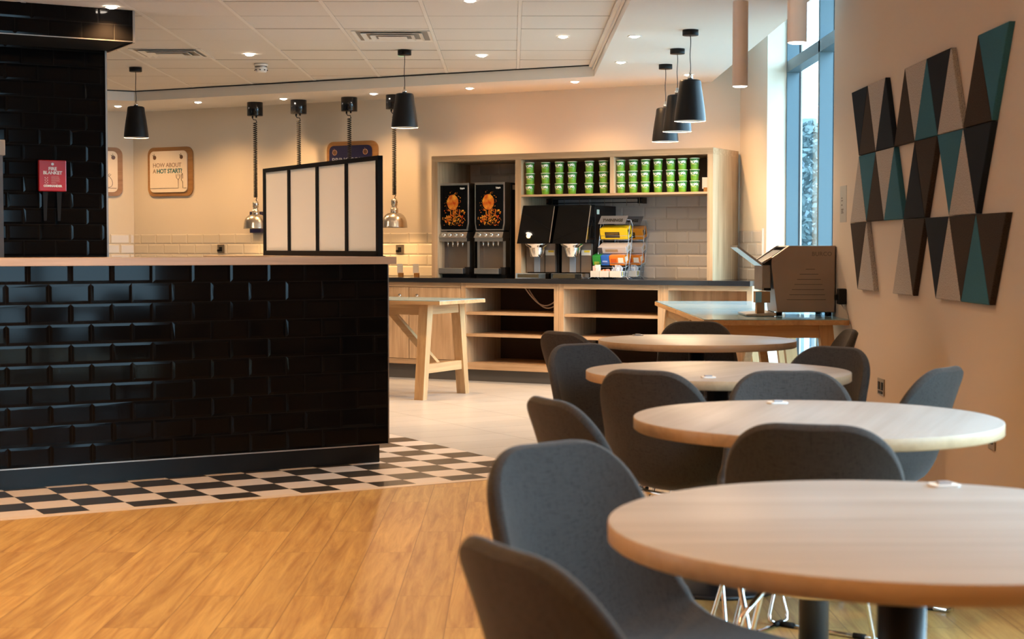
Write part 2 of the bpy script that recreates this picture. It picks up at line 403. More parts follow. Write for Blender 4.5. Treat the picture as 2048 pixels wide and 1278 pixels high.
# ceilings
ct = MB(); ct.box(-9, 1.69, -6, 18.5, ZT+.06, ZT+.12); ct.box(1.69, 2.4, -6, 8.85, ZT+.06, ZT+.12); struct('ceiling.002', ct, CEILW)
tp = MB()
# suspended tiles, one slightly raised board per cell inside a flat T grid
for i in range(-14, 2):
    for j in range(0, 38):
        x0 = .05+i*.6075; y0 = -5.95+j*.605+.06
        if y0 > 16.6: continue
        dz = random.Random(i*91+j).uniform(-.0025, .0012)
        tp.box(x0+.014, x0+.6075-.014, y0+.0035, y0+.605-.0035, ZT+.004+dz, ZT+.02)
struct('ceiling', tp, CEILT)
tg = MB()
for i in range(-14, 3): tg.box(.05+i*.6075-.0125, .05+i*.6075+.0125, -6, 16.9, ZT+.001, ZT+.012)
struct('trim_2', tg, CEILG)
tj = MB()
for j in range(0, 38): tj.box(-9, .655, -5.95+j*.605+.06-.0045, -5.95+j*.605+.06+.0045, ZT+.0028, ZT+.006)  # flush dark strips, coloured as the shade in the tile gaps
struct('trim_7', tj, mat('ceiling_joint_shade', (.34, .29, .25), .9))
rf = MB()
cr = (.672, 13.165); cl = B(7.08+3.0, 11.93); 
rc = B(5.66, 11.93)            # right inner corner of the tile recess
lc = (-3.62, 15.405)
rf.prism([(.668, -6), (1.69, -6), (1.69, 13.64), (rc[0], rc[1])], ZR, ZT+.06); rf.box(1.69, 1.91, -6, 8.85, ZR, ZT+.06)
wl0, wl1 = B(11.4, CW+.05), B(4.9, CW+.05)
rf.prism([(rc[0], rc[1]), (1.69, 13.64), (wl1[0], wl1[1]), (wl0[0], wl0[1]), lc], ZR, ZT+.06)
e1 = Vector((lc[0], lc[1], 0))-Vc*4.5; e2 = Vector(K(.4, 16.42))
rf.prism([lc, (wl0[0], wl0[1]), (e2.x, e2.y), (e1.x, e1.y)], ZR, ZT+.06)
struct('ceiling.001', rf, CEILW)
gp = MB(); p0 = Vector((rc[0], rc[1], ZT-.003))-Nb*.004; p1 = Vector((lc[0], lc[1], ZT-.003))-Nb*.004  # black bars paint the shade of the gap around the recess
gp.bar(p0, p1, .012, .009); gp.bar(p1+Wc*-.004, Vector((e1.x, e1.y, ZT-.003)), .012, .009)
struct('shadow_gap_strip', gp, GASKET)
struct('trim_4', MB().box(.630, .655, -6, rc[1], ZT-.022, ZT-.002, bev=.002).box(.655, .668, -6, rc[1], ZT-.04, ZT), CEILW)
rcs = MB(); rcs.box(1.69, 2.6, 8.8, 14, 3.3, 3.4); rcs.box(1.66, 1.69, 8.8, 13.7, ZR+.1, 3.4); rcs.box(1.66, 1.92, 8.80, 8.85, ZR+.1, 3.4)
struct('ceiling.003', rcs, CEILW)

# tall window in the recess
gm = bpy.data.materials.new('clear_glass'); gm.use_nodes = True; g = gm.node_tree
for n_ in list(g.nodes): g.nodes.remove(n_)
go = g.nodes.new('ShaderNodeOutputMaterial'); gx = g.nodes.new('ShaderNodeMixShader'); gt = g.nodes.new('ShaderNodeBsdfTransparent'); gg = g.nodes.new('ShaderNodeBsdfGlossy'); fr = g.nodes.new('ShaderNodeFresnel')
fr.inputs['IOR'].default_value = 1.4; gg.inputs['Roughness'].default_value = .02; gt.inputs['Color'].default_value = (.93, .97, .97, 1)
gge = g.nodes.new('ShaderNodeNewGeometry'); gsu = g.nodes.new('ShaderNodeMath'); gsu.operation = 'SUBTRACT'; gsu.use_clamp = True
g.links.new(fr.outputs[0], gsu.inputs[0]); g.links.new(gge.outputs['Backfacing'], gsu.inputs[1]); g.links.new(gsu.outputs[0], gx.inputs[0]); g.links.new(gt.outputs[0], gx.inputs[1]); g.links.new(gg.outputs[0], gx.inputs[2]); g.links.new(gx.outputs[0], go.inputs[0])
wf = MB()
for y0 in (12.87, 11.51, 10.1): wf.box(2.20, 2.30, y0, y0+.055, 0, 3.3, bev=.002)
wf.box(2.20, 2.30, 9.54, 12.9, 2.567, 2.655, bev=.002); wf.box(2.20, 2.30, 9.54, 12.9, 0, .08); wf.box(2.20, 2.30, 9.54, 12.9, 3.22, 3.3)
w1 = struct('window_1', wf, FRAMEM)
gk = MB()
for y0 in (12.87, 11.51, 10.1): gk.box(2.300, 2.312, y0-.004, y0+.06, .05, 3.3)
gk.build('gasket', GASKET, w1); MB().box(2.305, 2.312, 9.54, 12.9, .05, 3.3).build('pane', gm, w1)
w2f = MB()
for y0 in (1.9, 3.2, 4.55): w2f.box(1.97, 2.07, y0, y0+.055, .05, 2.5)
w2f.box(1.97, 2.07, 1.9, 4.6, .05, .11); w2f.box(1.97, 2.07, 1.9, 4.6, 2.44, 2.5)
w2 = struct('window_2', w2f, FRAMEM); 
MB().box(2.03, 2.037, 1.9, 4.6, .1, 2.45).build('pane', gm, w2)

# wall tiling beside the worktops
def tiled(name, frame_loc, rz, w, h, mats, seed, ox=0, oz=0, ph=.1035, ox2=None, **k):
    o = tile_field(MB(), w, h, .2045, ph, .003, ox, oz, seed, ox2=ox2, **k).build(name, mats, None, frame_loc, (0,0,rz)); o['kind'] = 'structure'; return o
tiled('wall_back.001', B(11.35, CW-.001, .88), RB, 3.93, .43, [CREAMTILE, CREAMGROUT], 3, oz=.43-.1035*3, ox=.08, bevel=.012, thick=.006, tilt=.0002)
tiled('wall_back.002', B(7.36, CW-.001, .90), RB, 2.62, 1.08, [GREYTILE, GREYGROUT], 4, ox=.03, bevel=.012, thick=.006, tilt=.0002)
tiled('wall_left.001', K(1.2, 16.396, .88), RC, 3.72, .43, [CREAMTILE, CREAMGROUT], 5, oz=.43-.1035*3, bevel=.012, thick=.006, tilt=.0002)
nd = Vector((2.047-1.919, 12.89-13.516, 0)); na = math.atan2(nd.y, nd.x)
tiled('wall_right.002', (1.917, 13.514, .88), na, .57, .43, [GREYTILE, CREAMGROUT], 6, oz=.43-.1035*3, ox=.12, bevel=.012, thick=.006, tilt=.0002)
struct('trim_5', MB().box(.570, .585, -.012, .004, .0, .445), WHITEP, (1.917, 13.514, .88), na)

# black tiled kitchen wall with its bulkhead
kw = MB(); kw.box(-3.5, 3.008, 10.612, 11.0, 0, ZT+.05)
struct('wall_kitchen', kw, BLACKGROUT, rz=RC)
tiled('wall_kitchen.001', K(-1.5, 10.611, .03), RC, 4.506, 2.45, [BLACKTILE, BLACKGROUT], 7, ox=.075, oz=.05, ph=.1035)
bm_ = MB(); bm_.box(-3.5, 3.028, 10.04, 11.0, 2.474, ZT+.05)
struct('wall_kitchen.002', bm_, BLACKGROUT, rz=RC)
tiled('wall_kitchen.003', K(-1.5, 10.039, 2.474), RC, 4.526, .22, [BLACKTILE, BLACKGROUT], 8, oz=0, ox=.11, ph=.1)
ts = MB(); ts.box(3.002, 3.014, 10.600, 10.612, 0, 2.474); ts.box(3.020, 3.034, 10.028, 10.04, 2.465, 2.70); ts.box(-3.5, 3.030, 10.0285, 10.04, 2.4685, 2.474); ts.box(3.020, 3.034, 10.04, 10.61, 2.462, 2.474)
struct('trim_6', ts, mat('satin_tile_trim', (.42, .37, .33), .35, 1), rz=RC)

# view outside the tall window
struct('ground', MB().box(2.7, 30, -5, 60, -.3, -.1), mat('pale_paving', (.06, .07, .07), .9, noise=.1, bscale=2))
bo = MB(); bo.box(5.2, 6.45, 34, 40, -.1, 3.9); t_ = tag(bo.build('office_building', mat('pale_render', (.13, .17, .19), .8)), 'pale blue grey building seen through the tall window', 'building')
wn_ = MB()
wn_.box(5.9, 6.2, 33.95, 34.02, 1.0, 2.0); wn_.box(5.9, 6.2, 33.95, 34.02, 2.4, 3.3)
wn_.build('windows', mat('dark_pane', (.06, .09, .12), .1), t_)
def blob_tree(loc, h, seed, label):
    t = thing('tree', label, 'tree', loc)
    MB().cyl((0,0,-.1), .12, h*.5, 10, r2=.07).build('trunk', mat('bark', (.06, .05, .04), .9), t)
    rnd = random.Random(seed); m = MB()
    for _ in range(2600):
        a = rnd.uniform(0, 6.28); rr = rnd.random()**.5*h*.27; z = h*.28+rnd.random()*h*.72; sc_ = math.sin(min(1, max(.05, (z-h*.25)/(h*.78)))*math.pi)**.6
        p = Vector((rr*sc_*math.cos(a), rr*sc_*math.sin(a), z)); d1 = Vector((rnd.gauss(0,1), rnd.gauss(0,1), rnd.gauss(0,1))).normalized()*.065; d2 = d1.orthogonal().normalized()*.045
        m.quad(p-d1, p+d2, p+d1, p-d2)
    m.build('foliage', mat('tree_leaf', (.06, .09, .09), .7), t)
blob_tree((4.55, 23.8, 0), 3.0, 1, 'leafy dark tree outside the tall window')
fe = thing('garden_fence', 'white rail fence with posts outside the window', 'fence', (3.3, 18, 0))
for i in range(5): MB().box(i*.55, i*.55+.05, 0, .05, -.1, 1.15).build('post', WHITEP, fe)
MB().box(-.3, 2.6, .02, .04, .9, .95).box(-.3, 2.6, .02, .04, .35, .4).build('rail', WHITEP, fe)
sg = thing('garden_sign', 'green and white sign board behind the outside fence', 'sign', (3.85, 20.5, 0))
MB().box(-.4, .5, 0, .03, .55, 1.2).build('board', mat('green_board', (.003, .035, .025), .5), sg); MB().box(-.05, .3, -.005, 0, .65, 1.1).build('white_patch', WHITEP, sg)
MB().box(-.02, .04, .03, .08, -.1, .6).build('post', FRAMEM, sg)

# ------------------------------------------------------------------ serving counter with black tiles
ctr = thing('serving_counter', 'long counter faced in glossy black brick tiles', 'counter', K(3.752, 7.85), RC)
MB().box(-4.6, -.004, .002, .38, .104, 1.079).box(-.40, -.006, .38, 1.85, .104, 1.079).build('carcass', BLACKGROUT, ctr)
tile_field(MB(), 4.6, .974, .2045, .0985, .003, 4.6-.179, 0, 11, ox2=4.6-.074).xf(Matrix.Translation((-4.602, 0, .106))).build('tiled_front', [BLACKTILE, BLACKGROUT], ctr)
MB().box(-4.6, -.03, .045, .36, 0, .104).box(-.38, -.03, .36, 1.8, 0, .104).build('plinth', BLACKPL, ctr)
MB().box(-.002, .004, -.010, .004, .104, 1.079).box(-4.6, .004, -.010, .004, .100, .106).build('metal_trim', mat('satin_tile_trim', (0,0,0)), ctr)
bt = MB().prism([(-4.6, 0), (.0, 0), (.0, 1.93), (-.42, 1.93), (-.42, .45), (-4.6, .45)], 0, .04, bev=.002)
bto = tag(bt.build('bar_top', BARW, None, K(3.793, 7.82, 1.08), (0,0,RC)), 'pale wooden bar top running along the black tiled counter', 'countertop')
# frosted screen on the return
scn = thing('sneeze_screen', 'black framed screen of four frosted panes standing on the bar top', 'screen', K(3.75, 7.93, 1.1205), RC)
bs = [0, .43, .85, 1.29, 1.70]
fr_ = MB(); fr_.box(-.015, .015, 0, 1.70, 0, .03).box(-.015, .015, 0, 1.70, .525, .55)
for i, b_ in enumerate(bs): fr_.box(-.015, .015, b_-.0 if i == 0 else b_-.014, b_+(.03 if i == 0 else .014), 0, .55)
fr_.build('frame', BLACKM, scn)
for i in range(4): MB().box(-.004, .004, bs[i]+.015, bs[i+1]-.01, .025, .53).build('pane', FROST, scn)
MB().box(-.03, .03, .0, .05, 0, .004).box(-.03, .03, 1.62, 1.68, 0, .004).build('foot', BLACKM, scn)
# steel cabinet at the far left
stc = thing('steel_cabinet', 'steel cabinet edge with a beige top, cut by the left frame edge', 'cabinet', (-3.045, 9.6, 0), RC)
MB().box(-.6, 0, 0, .5, 0, 1.72).build('body', mat('matt_steel', (.22, .20, .19), .6, .5), stc); MB().box(-.62, .012, -.015, .5, 1.72, 1.812, bev=.003).build('cap', mat('beige_cap', (.55, .42, .30), .5), stc)

# fire blanket
fb = thing('fire_blanket_box', 'red fire blanket box with black pull tapes on black tiled wall', 'fire blanket', K(2.64, 10.597, 1.535), RC)
MB().box(-.09, .09, -.03, 0, 0, .205, bev=.006).build('case', RED, fb)
for x in (-.045, .045): MB().hexa([(x-.012,-.018,-.19),(x+.006,-.018,-.19),(x+.006,-.015,-.19),(x-.012,-.015,-.19)], [(x-.016,-.018,0),(x+.016,-.018,0),(x+.016,-.015,0),(x-.016,-.015,0)]).build('pull_tape', BLACKP, fb)
MB().lathe([(.009,-.0315),(.009,-.030)], (0,0,.178), 16, True, True, axis='Y').build('emblem', WHITEINK, fb)
lettering('FIRE', .030, WHITEINK, fb, (0, -.031, .138), bold=.0009, align='CENTER'); lettering('BLANKET', .030, WHITEINK, fb, (0, -.031, .112), bold=.0009, align='CENTER', space=.95)
lettering('COMMANDER', .0185, WHITEINK, fb, (0, -.031, .030), bold=.0012, align='CENTER')
lm = MB(); rnd = random.Random(5)
for i in range(8): lm.box(-.010, .020+rnd.random()*.03, -.0315, -.030, .098-i*.007, .1-i*.007)
for i in range(3): lm.box(-.052, -.046, -.0315, -.03, .085-i*.016, .094-i*.016); lm.box(-.036, -.030, -.0315, -.03, .085-i*.016, .094-i*.016); lm.box(-.045, -.037, -.0315, -.03, .080-i*.016, .084-i*.016)
lm.build('instructions', mat('pink_print', (.7, .35, .33), .5), fb)

# ------------------------------------------------------------------ back counter units
def unit(name, label, s1, s0, group=None):
    return thing(name, label, 'cabinet', B(s1, 12.14), RB, group)
D = .66
# cupboards
for n_, (s1, s0, lab) in enumerate(((8.12, 7.045, 'oak base cupboard with two doors and round knobs beside the open shelves'), (9.2, 8.12, 'oak base cupboard half hidden behind the black counter'))):
    u = unit('base_cupboard', lab, s1, s0, 'oak base cupboards'); w = s1-s0
    MB().box(0, w-.001, .02, D, .13, .862).build('body', OAKV, u)
    MB().box(0, w-.001, .05, D, 0, .129).build('plinth', PLINTH, u)
    MB().box(.002, w-.003, -.0, .0199, .82, .861, bev=.001).build('top_rail', OAKH, u); MB().box(.002, w-.003, 0, .0199, .131, .176, bev=.001).build('bottom_rail', OAKH, u)
    for i in range(2):
        d_ = MB().box(.003+i*w/2, w/2*(i+1)-.004, 0, .0195, .18, .816, bev=.001).build('door', OAKV, u)
        kx = w/2+(-.09 if i == 0 else .09) if n_ == 0 else w/2+(-.09 if i == 0 else .09)
        MB().lathe([(.004,-.012),(.008,-.014),(.016,-.020),(.014,-.03),(0.0,-.033)], (kx, .012, .742), 20, axis='Y').build('knob', CHROME, d_)
# open shelf units
def open_unit(s1, s0, shelves, label, right_end=False, pale=False):
    u = unit('open_shelf_unit', label, s1, s0, 'oak open shelf units'); w = s1-s0; th = .04
    MB().box(0, .045, 0, D, .129, .862).build('side_panel', OAKV, u); MB().box(w-.046, w-.001, 0, .3 if right_end else D, .129, .862).build('side_panel', OAKV, u)
    MB().box(.0451, w-.0461, 0, D if not right_end else .3, .82, .861).build('top_rail', OAKH, u)
    MB().box(.0451, w-.0461, 0, D if not right_end else .3, .105, .161).build('bottom_shelf', OAKH, u)
    MB().box(.046, w-.047, (D-.02) if not right_end else .28, (D-.005) if not right_end else .298, .161, .82).build('back_panel', OAKV if right_end else mat('shaded_back_panel', (.06, .038, .026), .8), u)  # near-black colour paints the unlit depth of the two inner units
    for z in shelves: MB().box(.0453, w-.0463, .012, (D-.021) if not right_end else .279, z-.012, z+.012).build('shelf', OAKH, u)
    MB().box(0, w-.001, .05, D if not right_end else .3, 0, .104).build('plinth', PLINTH, u)
    return u
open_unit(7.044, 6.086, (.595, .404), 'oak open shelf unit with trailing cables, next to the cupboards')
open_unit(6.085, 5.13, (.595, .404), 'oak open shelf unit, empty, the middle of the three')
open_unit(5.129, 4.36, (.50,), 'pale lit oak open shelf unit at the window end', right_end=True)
cb = MB()
def sag(p, q_, dz, n=14): 
    p, q_ = Vector(p), Vector(q_); return [p.lerp(q_, i/n)+Vector((0,0,-dz*math.sin(math.pi*i/n))) for i in range(n+1)]
cb.tube(sag((.50,.25,.818),(.912,.2,.79),.14), .006); cb.tube(sag((.53,.27,.80),(.912,.17,.73),.12), .0055)
tag(cb.build('cable', mat('grey_cable', (.50, .42, .36), .5), None, B(7.044, 12.14), (0,0,RB)), 'drooping grey cables inside the first open shelf unit', 'cable')
wt = MB(); wt.box(-9.3, -4.72, 12.10, CW-.008, .862, .902, bev=.0015); wt.prism([(-4.719, 12.10), (-4.365, 12.10), (-4.365, 12.28), (-4.719, 12.77)], .862, .902)
tag(wt.build('worktop', WORKTOP, None, (0,0,0), (0,0,RB)), 'long black worktop over the oak base units', 'worktop')

# shelving unit above the worktop
su = thing('wall_shelving', 'large oak framed shelving unit standing on the black worktop', 'shelving', B(7.38, 12.20, .903), RB)
H_ = 1.075; DS = .585
MB().box(0, .062, 0, DS, 0, H_-.052).build('side_panel', OAKV, su); MB().box(2.609, 2.658, 0, DS, 0, H_-.052).build('side_panel', OAKV, su)
MB().box(0, 2.658, 0, DS, H_-.052, H_).build('top_panel', OAKH, su)
MB().box(.842, .900, 0, DS-.02, 0, H_-.053).build('divider', OAKV, su)
MB().box(1.741, 1.777, 0, DS-.02, .722, H_-.053).build('divider', OAKV, su)
MB().box(.9005, 2.6085, 0, DS-.02, .704, .721).build('shelf', OAKH, su)
MB().box(.9005, 2.6085, DS-.019, DS-.005, .722, H_-.053).build('back_panel', mat('shaded_back_board', (.10, .07, .05), .7), su)  # shadow behind the pots is put into the board's colour
# rail with hooks behind the machines
ra = thing('utensil_rail', 'black hanging rail with metal hooks behind the black coffee machines', 'rail', B(6.47, 12.66, 1.59), RB)
MB().box(0, .93, 0, .006, .0, .008).box(0, .93, 0, .006, -.035, -.027).build('bar', BLACKM, ra)
MB().box(.02, .05, 0, .13, -.04, .01).box(.88, .91, 0, .13, -.04, .01).build('bracket', BLACKM, ra)
for x in (.06, .18, .33, .42, .57, .78, .90): MB().tube([(x,-.004,.015),(x,-.008,.005),(x+.002,-.008,-.05),(x+.004,-.016,-.06),(x+.006,-.022,-.05)], .0022, 6).build('hook', CHROME, ra)

# porridge pots
GREEN = bpy.data.materials.new('green_pot_print'); GREEN.use_nodes = True
gn = GREEN.node_tree; gb = gn.nodes['Principled BSDF']; t = gn.nodes.new('ShaderNodeTexCoord'); s_ = gn.nodes.new('ShaderNodeSeparateXYZ'); r_ = gn.nodes.new('ShaderNodeValToRGB')
mrr = gn.nodes.new('ShaderNodeMath'); mrr.operation = 'MULTIPLY'; mrr.inputs[1].default_value = 11
gn.links.new(t.outputs['Object'], s_.inputs[0]); gn.links.new(s_.outputs['Z'], mrr.inputs[0]); gn.links.new(mrr.outputs[0], r_.inputs[0]); gn.links.new(r_.outputs[0], gb.inputs['Base Color'])
r_.color_ramp.elements[0].position = .1; r_.color_ramp.elements[0].color = (.20, .42, .03, 1); r_.color_ramp.elements[1].position = .9; r_.color_ramp.elements[1].color = (.035, .20, .045, 1)
gb.inputs['Roughness'].default_value = .35
def warp(me, rad, taper):
    for v in me.vertices:
        rr = rad+taper*v.co.z-v.co.y; a = v.co.x/rad; v.co = (rr*math.sin(a), -rr*math.cos(a), v.co.z)
pot0 = thing('porridge_pot', 'x', 'food pot', (0,0,0), RB, 'green porridge pots on the upper shelf')
MB().lathe([(.030,0),(.0315,.001),(.0385,.086)], n=28, cap0=True, cap1=True).build('tub', GREEN, pot0)
MB().lathe([(.0395,.084),(.0412,.0855),(.0412,.0905),(.0385,.092),(.0,.0922)], n=28).build('lid', mat('pale_lid', (.55, .62, .42), .4), pot0)
me = text_mesh('MOMA', .024, .0004, .0007, .92, 'CENTER').copy(); me.transform(Matrix.Diagonal((1, 1, 1.25, 1))); me.transform(Matrix.Translation((-.002, 0, .050))); 
for v in me.vertices: v.co.z += .004*math.sin(v.co.x*120)
warp(me, .0325, .08); me.materials.clear(); me.materials.append(WHITEINK); link('lettering', me, pot0)
me = text_mesh('PORRIDGE', .0085, .0004, .0003, .9, 'CENTER').copy(); me.transform(Matrix.Translation((-.004, 0, .038))); warp(me, .0325, .08); me.materials.clear(); me.materials.append(mat('yellow_ink', (.65, .62, .15), .5)); link('small_lettering', me, pot0)
ps = [6.427, 6.276, 6.144, 6.021, 5.861, 5.728, 5.568, 5.455, 5.344, 5.233, 5.119, 5.012, 4.907]
ords = ['first', 'second', 'third', 'fourth', 'fifth', 'sixth', 'seventh']
rnd = random.Random(2); first = True
for i, s in enumerate(ps):
    for k, lv in enumerate(('bottom', 'middle', 'top')):
        o = pot0 if first else copy_tree(pot0); first = False
        o.location = B(s+rnd.uniform(-.002,.002), 12.265+rnd.uniform(-.003,.003), 1.6245+k*.0925); o.rotation_euler = (0, 0, RB+R(rnd.uniform(0, 20)))
        o['label'] = '%s green porridge pot in the %s stack of the %s compartment' % (lv, ords[i if i < 6 else i-6], 'left' if i < 6 else 'right')

# white cards in wooden blocks
def card(loc, label, w=.062, h=.075):
    t = thing('menu_card', label, 'card holder', loc, RB, 'white cards in wooden blocks')
    MB().box(-.022, .022, -.014, .014, 0, .036, bev=.001).build('block', mat('honey_wood_block', (.42, .20, .05), .5), t)
    MB().box(-.04, -.04+w, -.001, .001, .026, .026+h+.018).build('card', WHITEP, t)
card(B(7.862, 12.45, .902), 'white card in wooden block, further from the oak shelving'); card(B(7.692, 12.45, .902), 'white card in wooden block, next to the oak shelving')
card(B(4.815, 12.30, 1.6243), 'white card in wooden block on the upper shelf beside the pots')

# ------------------------------------------------------------------ juice dispensers
GRIM = mat('grey_brown_panel', (.20, .16, .13), .4, .6)
ORANGE = bpy.data.materials.new('orange_fruit_print'); ORANGE.use_nodes = True; on = ORANGE.node_tree; ob = on.nodes['Principled BSDF']
t = on.nodes.new('ShaderNodeTexCoord'); n_ = on.nodes.new('ShaderNodeTexNoise'); on.links.new(t.outputs['Object'], n_.inputs['Vector']); n_.inputs['Scale'].default_value = 17; n_.inputs['Detail'].default_value = 6
r_ = on.nodes.new('ShaderNodeValToRGB'); on.links.new(n_.outputs['Fac'], r_.inputs[0]); r_.color_ramp.elements[0].position = .36; r_.color_ramp.elements[0].color = (.42, .035, .003, 1); r_.color_ramp.elements[1].position = .68; r_.color_ramp.elements[1].color = (.85, .38, .03, 1)
on.links.new(r_.outputs[0], ob.inputs['Base Color']); ob.inputs['Roughness'].default_value = .25
jd = thing('juice_dispenser', 'x', 'juice dispenser', (0,0,0), RB, 'chilled juice dispensers')
# local: x to the right, y away, z up; front around y=0
MB().box(-.152, .152, .10, .52, .02, .835, bev=.004).box(-.15, .15, .02, .52, .0, .03).build('cabinet', BLACKM, jd)
MB().box(-.14, .14, .085, .099, .085, .32).build('splash_back', GRIM, jd)
for x in (-.142, .118): MB().box(x, x+.024, .02, .1, .06, .325).build('side_post', STEEL, jd)
dr = MB().plate([(-.15,.478),(-.138,.415),(.138,.415),(.15,.478),(.15,.835),(-.15,.835)], -.012, .09, bev=.004).build('door', STEEL, jd)
MB().plate([(-.137,.480),(-.126,.427),(.126,.427),(.137,.480),(.137,.815),(-.137,.815)], -.0165, -.012).build('glass_panel', BLACKG, dr)
jp = MB(); rnd = random.Random(9)
jp.plate([(.058*math.cos(R(a))-.01, .068*math.sin(R(a))+.665) for a in range(0, 360, 12)], -.0178, -.0168)
def blob(x, z, r):
    n = rnd.randint(5, 8); a0 = rnd.uniform(0, 6); st = rnd.uniform(.5, 1.0)
    jp.plate([(x+r*rnd.uniform(.6, 1.2)*math.cos(a0+6.283*i/n)*st, z+r*rnd.uniform(.6, 1.2)*math.sin(a0+6.283*i/n)) for i in range(n)], -.0182, -.0168)
for i in range(60):
    a = rnd.uniform(0, 6.28); rr = rnd.uniform(.9, 1.45); x, z = -.01+.06*rr*math.cos(a), .665+.07*rr*math.sin(a)
    if abs(x) < .125 and z < .78: blob(x, z, rnd.uniform(.002, .005))
for i in range(210):
    u = rnd.random(); x = rnd.gauss(.035, .055); z = .60-u*.14
    if abs(x) < .12: blob(x, z, rnd.uniform(.002, .0095)*(1-.3*u))
for i in range(30): blob(-.06+rnd.gauss(0,.012)-.0, .515+rnd.gauss(0,.02), rnd.uniform(.005,.012))
for i in range(22): blob(.005+rnd.gauss(0,.008), .59-i*.004, rnd.uniform(.005,.010))
jp.build('printed_orange', ORANGE, dr)
lettering('Sylgab', .019, WHITEINK, dr, (.065, -.0168, .782), bold=.0006)
cp_ = MB().hexa([(-.142,-.045,.352),(.142,-.045,.352),(.142,.09,.352),(-.142,.09,.352)], [(-.138,-.012,.405),(.138,-.012,.405),(.138,.09,.405),(-.138,.09,.405)]).box(-.14, .14, -.03, .09, .32, .352, bev=.002).build('control_panel', STEEL, jd)
for x in (-.095, -.035, .025, .085): MB().lathe([(.0,-.008),(.018,-.008),(.020,.0)], (x, -.031, .378), 18, axis='Y').build('button', CHROME, cp_)
for x in (-.08, -.03, .02, .07): MB().cyl((x, .02, .275), .006, .05, 10, r2=.009).build('nozzle', CHROME, jd)
tr = MB().box(-.135, .11, -.05, .09, .035, .085, bev=.003).build('drip_tray', STEEL, jd)
MB().box(.10, .148, -.0, .09, .03, .095).build('tray_end', BLACKP, jd)
MB().box(.1521, .1535, .13, .25, .775, .815).build('rating_label', mat('silver_label', (.5,.45,.42), .4), jd)
jd.location = B(7.178, 12.26, .903); jd['label'] = 'tall steel and black juice dispenser with orange print, at the outer oak side'
j2 = copy_tree(jd); j2.location = B(6.815, 12.255, .903); j2['label'] = 'tall steel and black juice dispenser with orange print, against the oak divider'

# ------------------------------------------------------------------ coffee machines
cm = thing('coffee_machine', 'x', 'coffee machine', (0,0,0), RB, 'black coffee machines')
MB().box(-.155, .155, .13, .55, .0, .625, bev=.004).build('body', BLACKM, cm)
hd = MB().hexa([(-.162,-.05,.30),(.150,-.05,.30),(.150,.129,.30),(-.162,.129,.30)], [(-.150,.045,.628),(.150,.045,.628),(.150,.129,.628),(-.150,.129,.628)]).build('hood', BLACKG, cm)
MB().hexa([(.150,-.052,.31),(.156,-.052,.31),(.156,-.044,.31),(.150,-.044,.31)], [(.150,.043,.62),(.156,.043,.62),(.156,.051,.62),(.150,.051,.62)]).build('chrome_edge', CHROME, cm)
MB().box(-.145, .135, .095, .129, .055, .30).build('front_panel', GRIM, cm)
MB().box(-.065, -.012, .085, .095, .055, .225).build('light_strip', mat('bluish_steel', (.30, .33, .37), .4, .3), cm)
MB().box(.035, .038, .088, .095, .055, .225).build('panel_joint', BLACKP, cm)
bw = MB(); bw.lathe([(.105,.298),(.10,.285),(.072,.270),(.070,.26),(.056,.19),(.05,.185),(.0,.185)], (-.01,.03,0), 28).build('brew_funnel', CHROME, cm)
MB().box(.045, .130, .086, .0945, .20, .245).build('warning_label', mat('pale_label', (.6,.57,.5), .5), cm); MB().box(.072, .125, .0855, .0865, .225, .242).build('yellow_label', mat('yellow_label_ink', (.7,.5,.03), .5), cm)
MB().box(-.165, .125, -.07, .12, .0, .048, bev=.003).build('drip_tray', CHROME, cm); MB().box(-.145, .06, -.072, -.069, .008, .040).build('tray_front', mat('smoked_tray', (.16,.13,.08), .25, .7), cm)
MB().box(.1552, .156, .16, .21, .55, .59).build('side_sticker', mat('mint_sticker', (.45,.62,.6), .5), cm)
cm.location = B(6.325, 12.185, .903); cm['label'] = 'black coffee machine with tilted gloss front, next to the oak divider'
c2 = copy_tree(cm); c2.location = B(5.985, 12.19, .903); c2['label'] = 'black coffee machine with tilted gloss front, next to the tea rack'

# ------------------------------------------------------------------ tea racks
WIRE = mat('grey_wire', (.42, .44, .47), .35, .8)
def tea_rack(loc, label, front):
    t = thing('tea_rack', label, 'display rack', loc, RB, 'wire tea racks')
    f_ = MB()
    for x in (-.135, .135):
        f_.tube([(x,-.05,.012),(x,.00,.16),(x,.03,.30),(x,.055,.44),(x,.085,.50)], .0028, 6)
        f_.tube([(x,.02,.012),(x,.07,.18),(x,.10,.30),(x,.12,.45),(x,.085,.50)], .0028, 6)
        f_.tube([(x-.05,-.075,.004),(x-.025,-.06,.02),(x,-.05,.026),(x+.025,-.06,.02),(x+.05,-.075,.004)], .003, 6)
        f_.tube([(x-.03,.05,.004),(x,.02,.02),(x+.03,.05,.004)], .003, 6)
        for z, y in ((.10,-.02),(.21,.005),(.33,.035)): f_.tube([(x,y,z),(x,y+.10,z+.03)], .0022, 6)
    for z, y in ((.03,-.045),(.10,-.02),(.21,.005),(.33,.035)):
        f_.tube([(-.135,y,z),(.135,y,z)], .0022, 6); f_.tube([(-.135,y+.10,z+.03),(.135,y+.10,z+.03)], .0022, 6); f_.tube([(-.135,y,z+.035),(.135,y,z+.035)], .0018, 6)
    f_.tube([(-.135,.085,.50),(.135,.085,.50)], .0028, 6)
    f_.build('wire_frame', WIRE, t)
    MB().hexa([(-.138,.015,.465),(.112,.015,.465),(.112,.019,.465),(-.138,.019,.465)], [(-.128,.06,.535),(.122,.06,.535),(.122,.064,.535),(-.128,.064,.535)]).build('header_sign', mat('grey_sign', (.12,.12,.13), .45), t)
    lettering('TWININGS', .038, mat('black_ink', (.01,.01,.01), .5), t, (-.01, .0272, .486), bold=.0018, align='CENTER', rot=(R(-32.5),0,0))
    return t
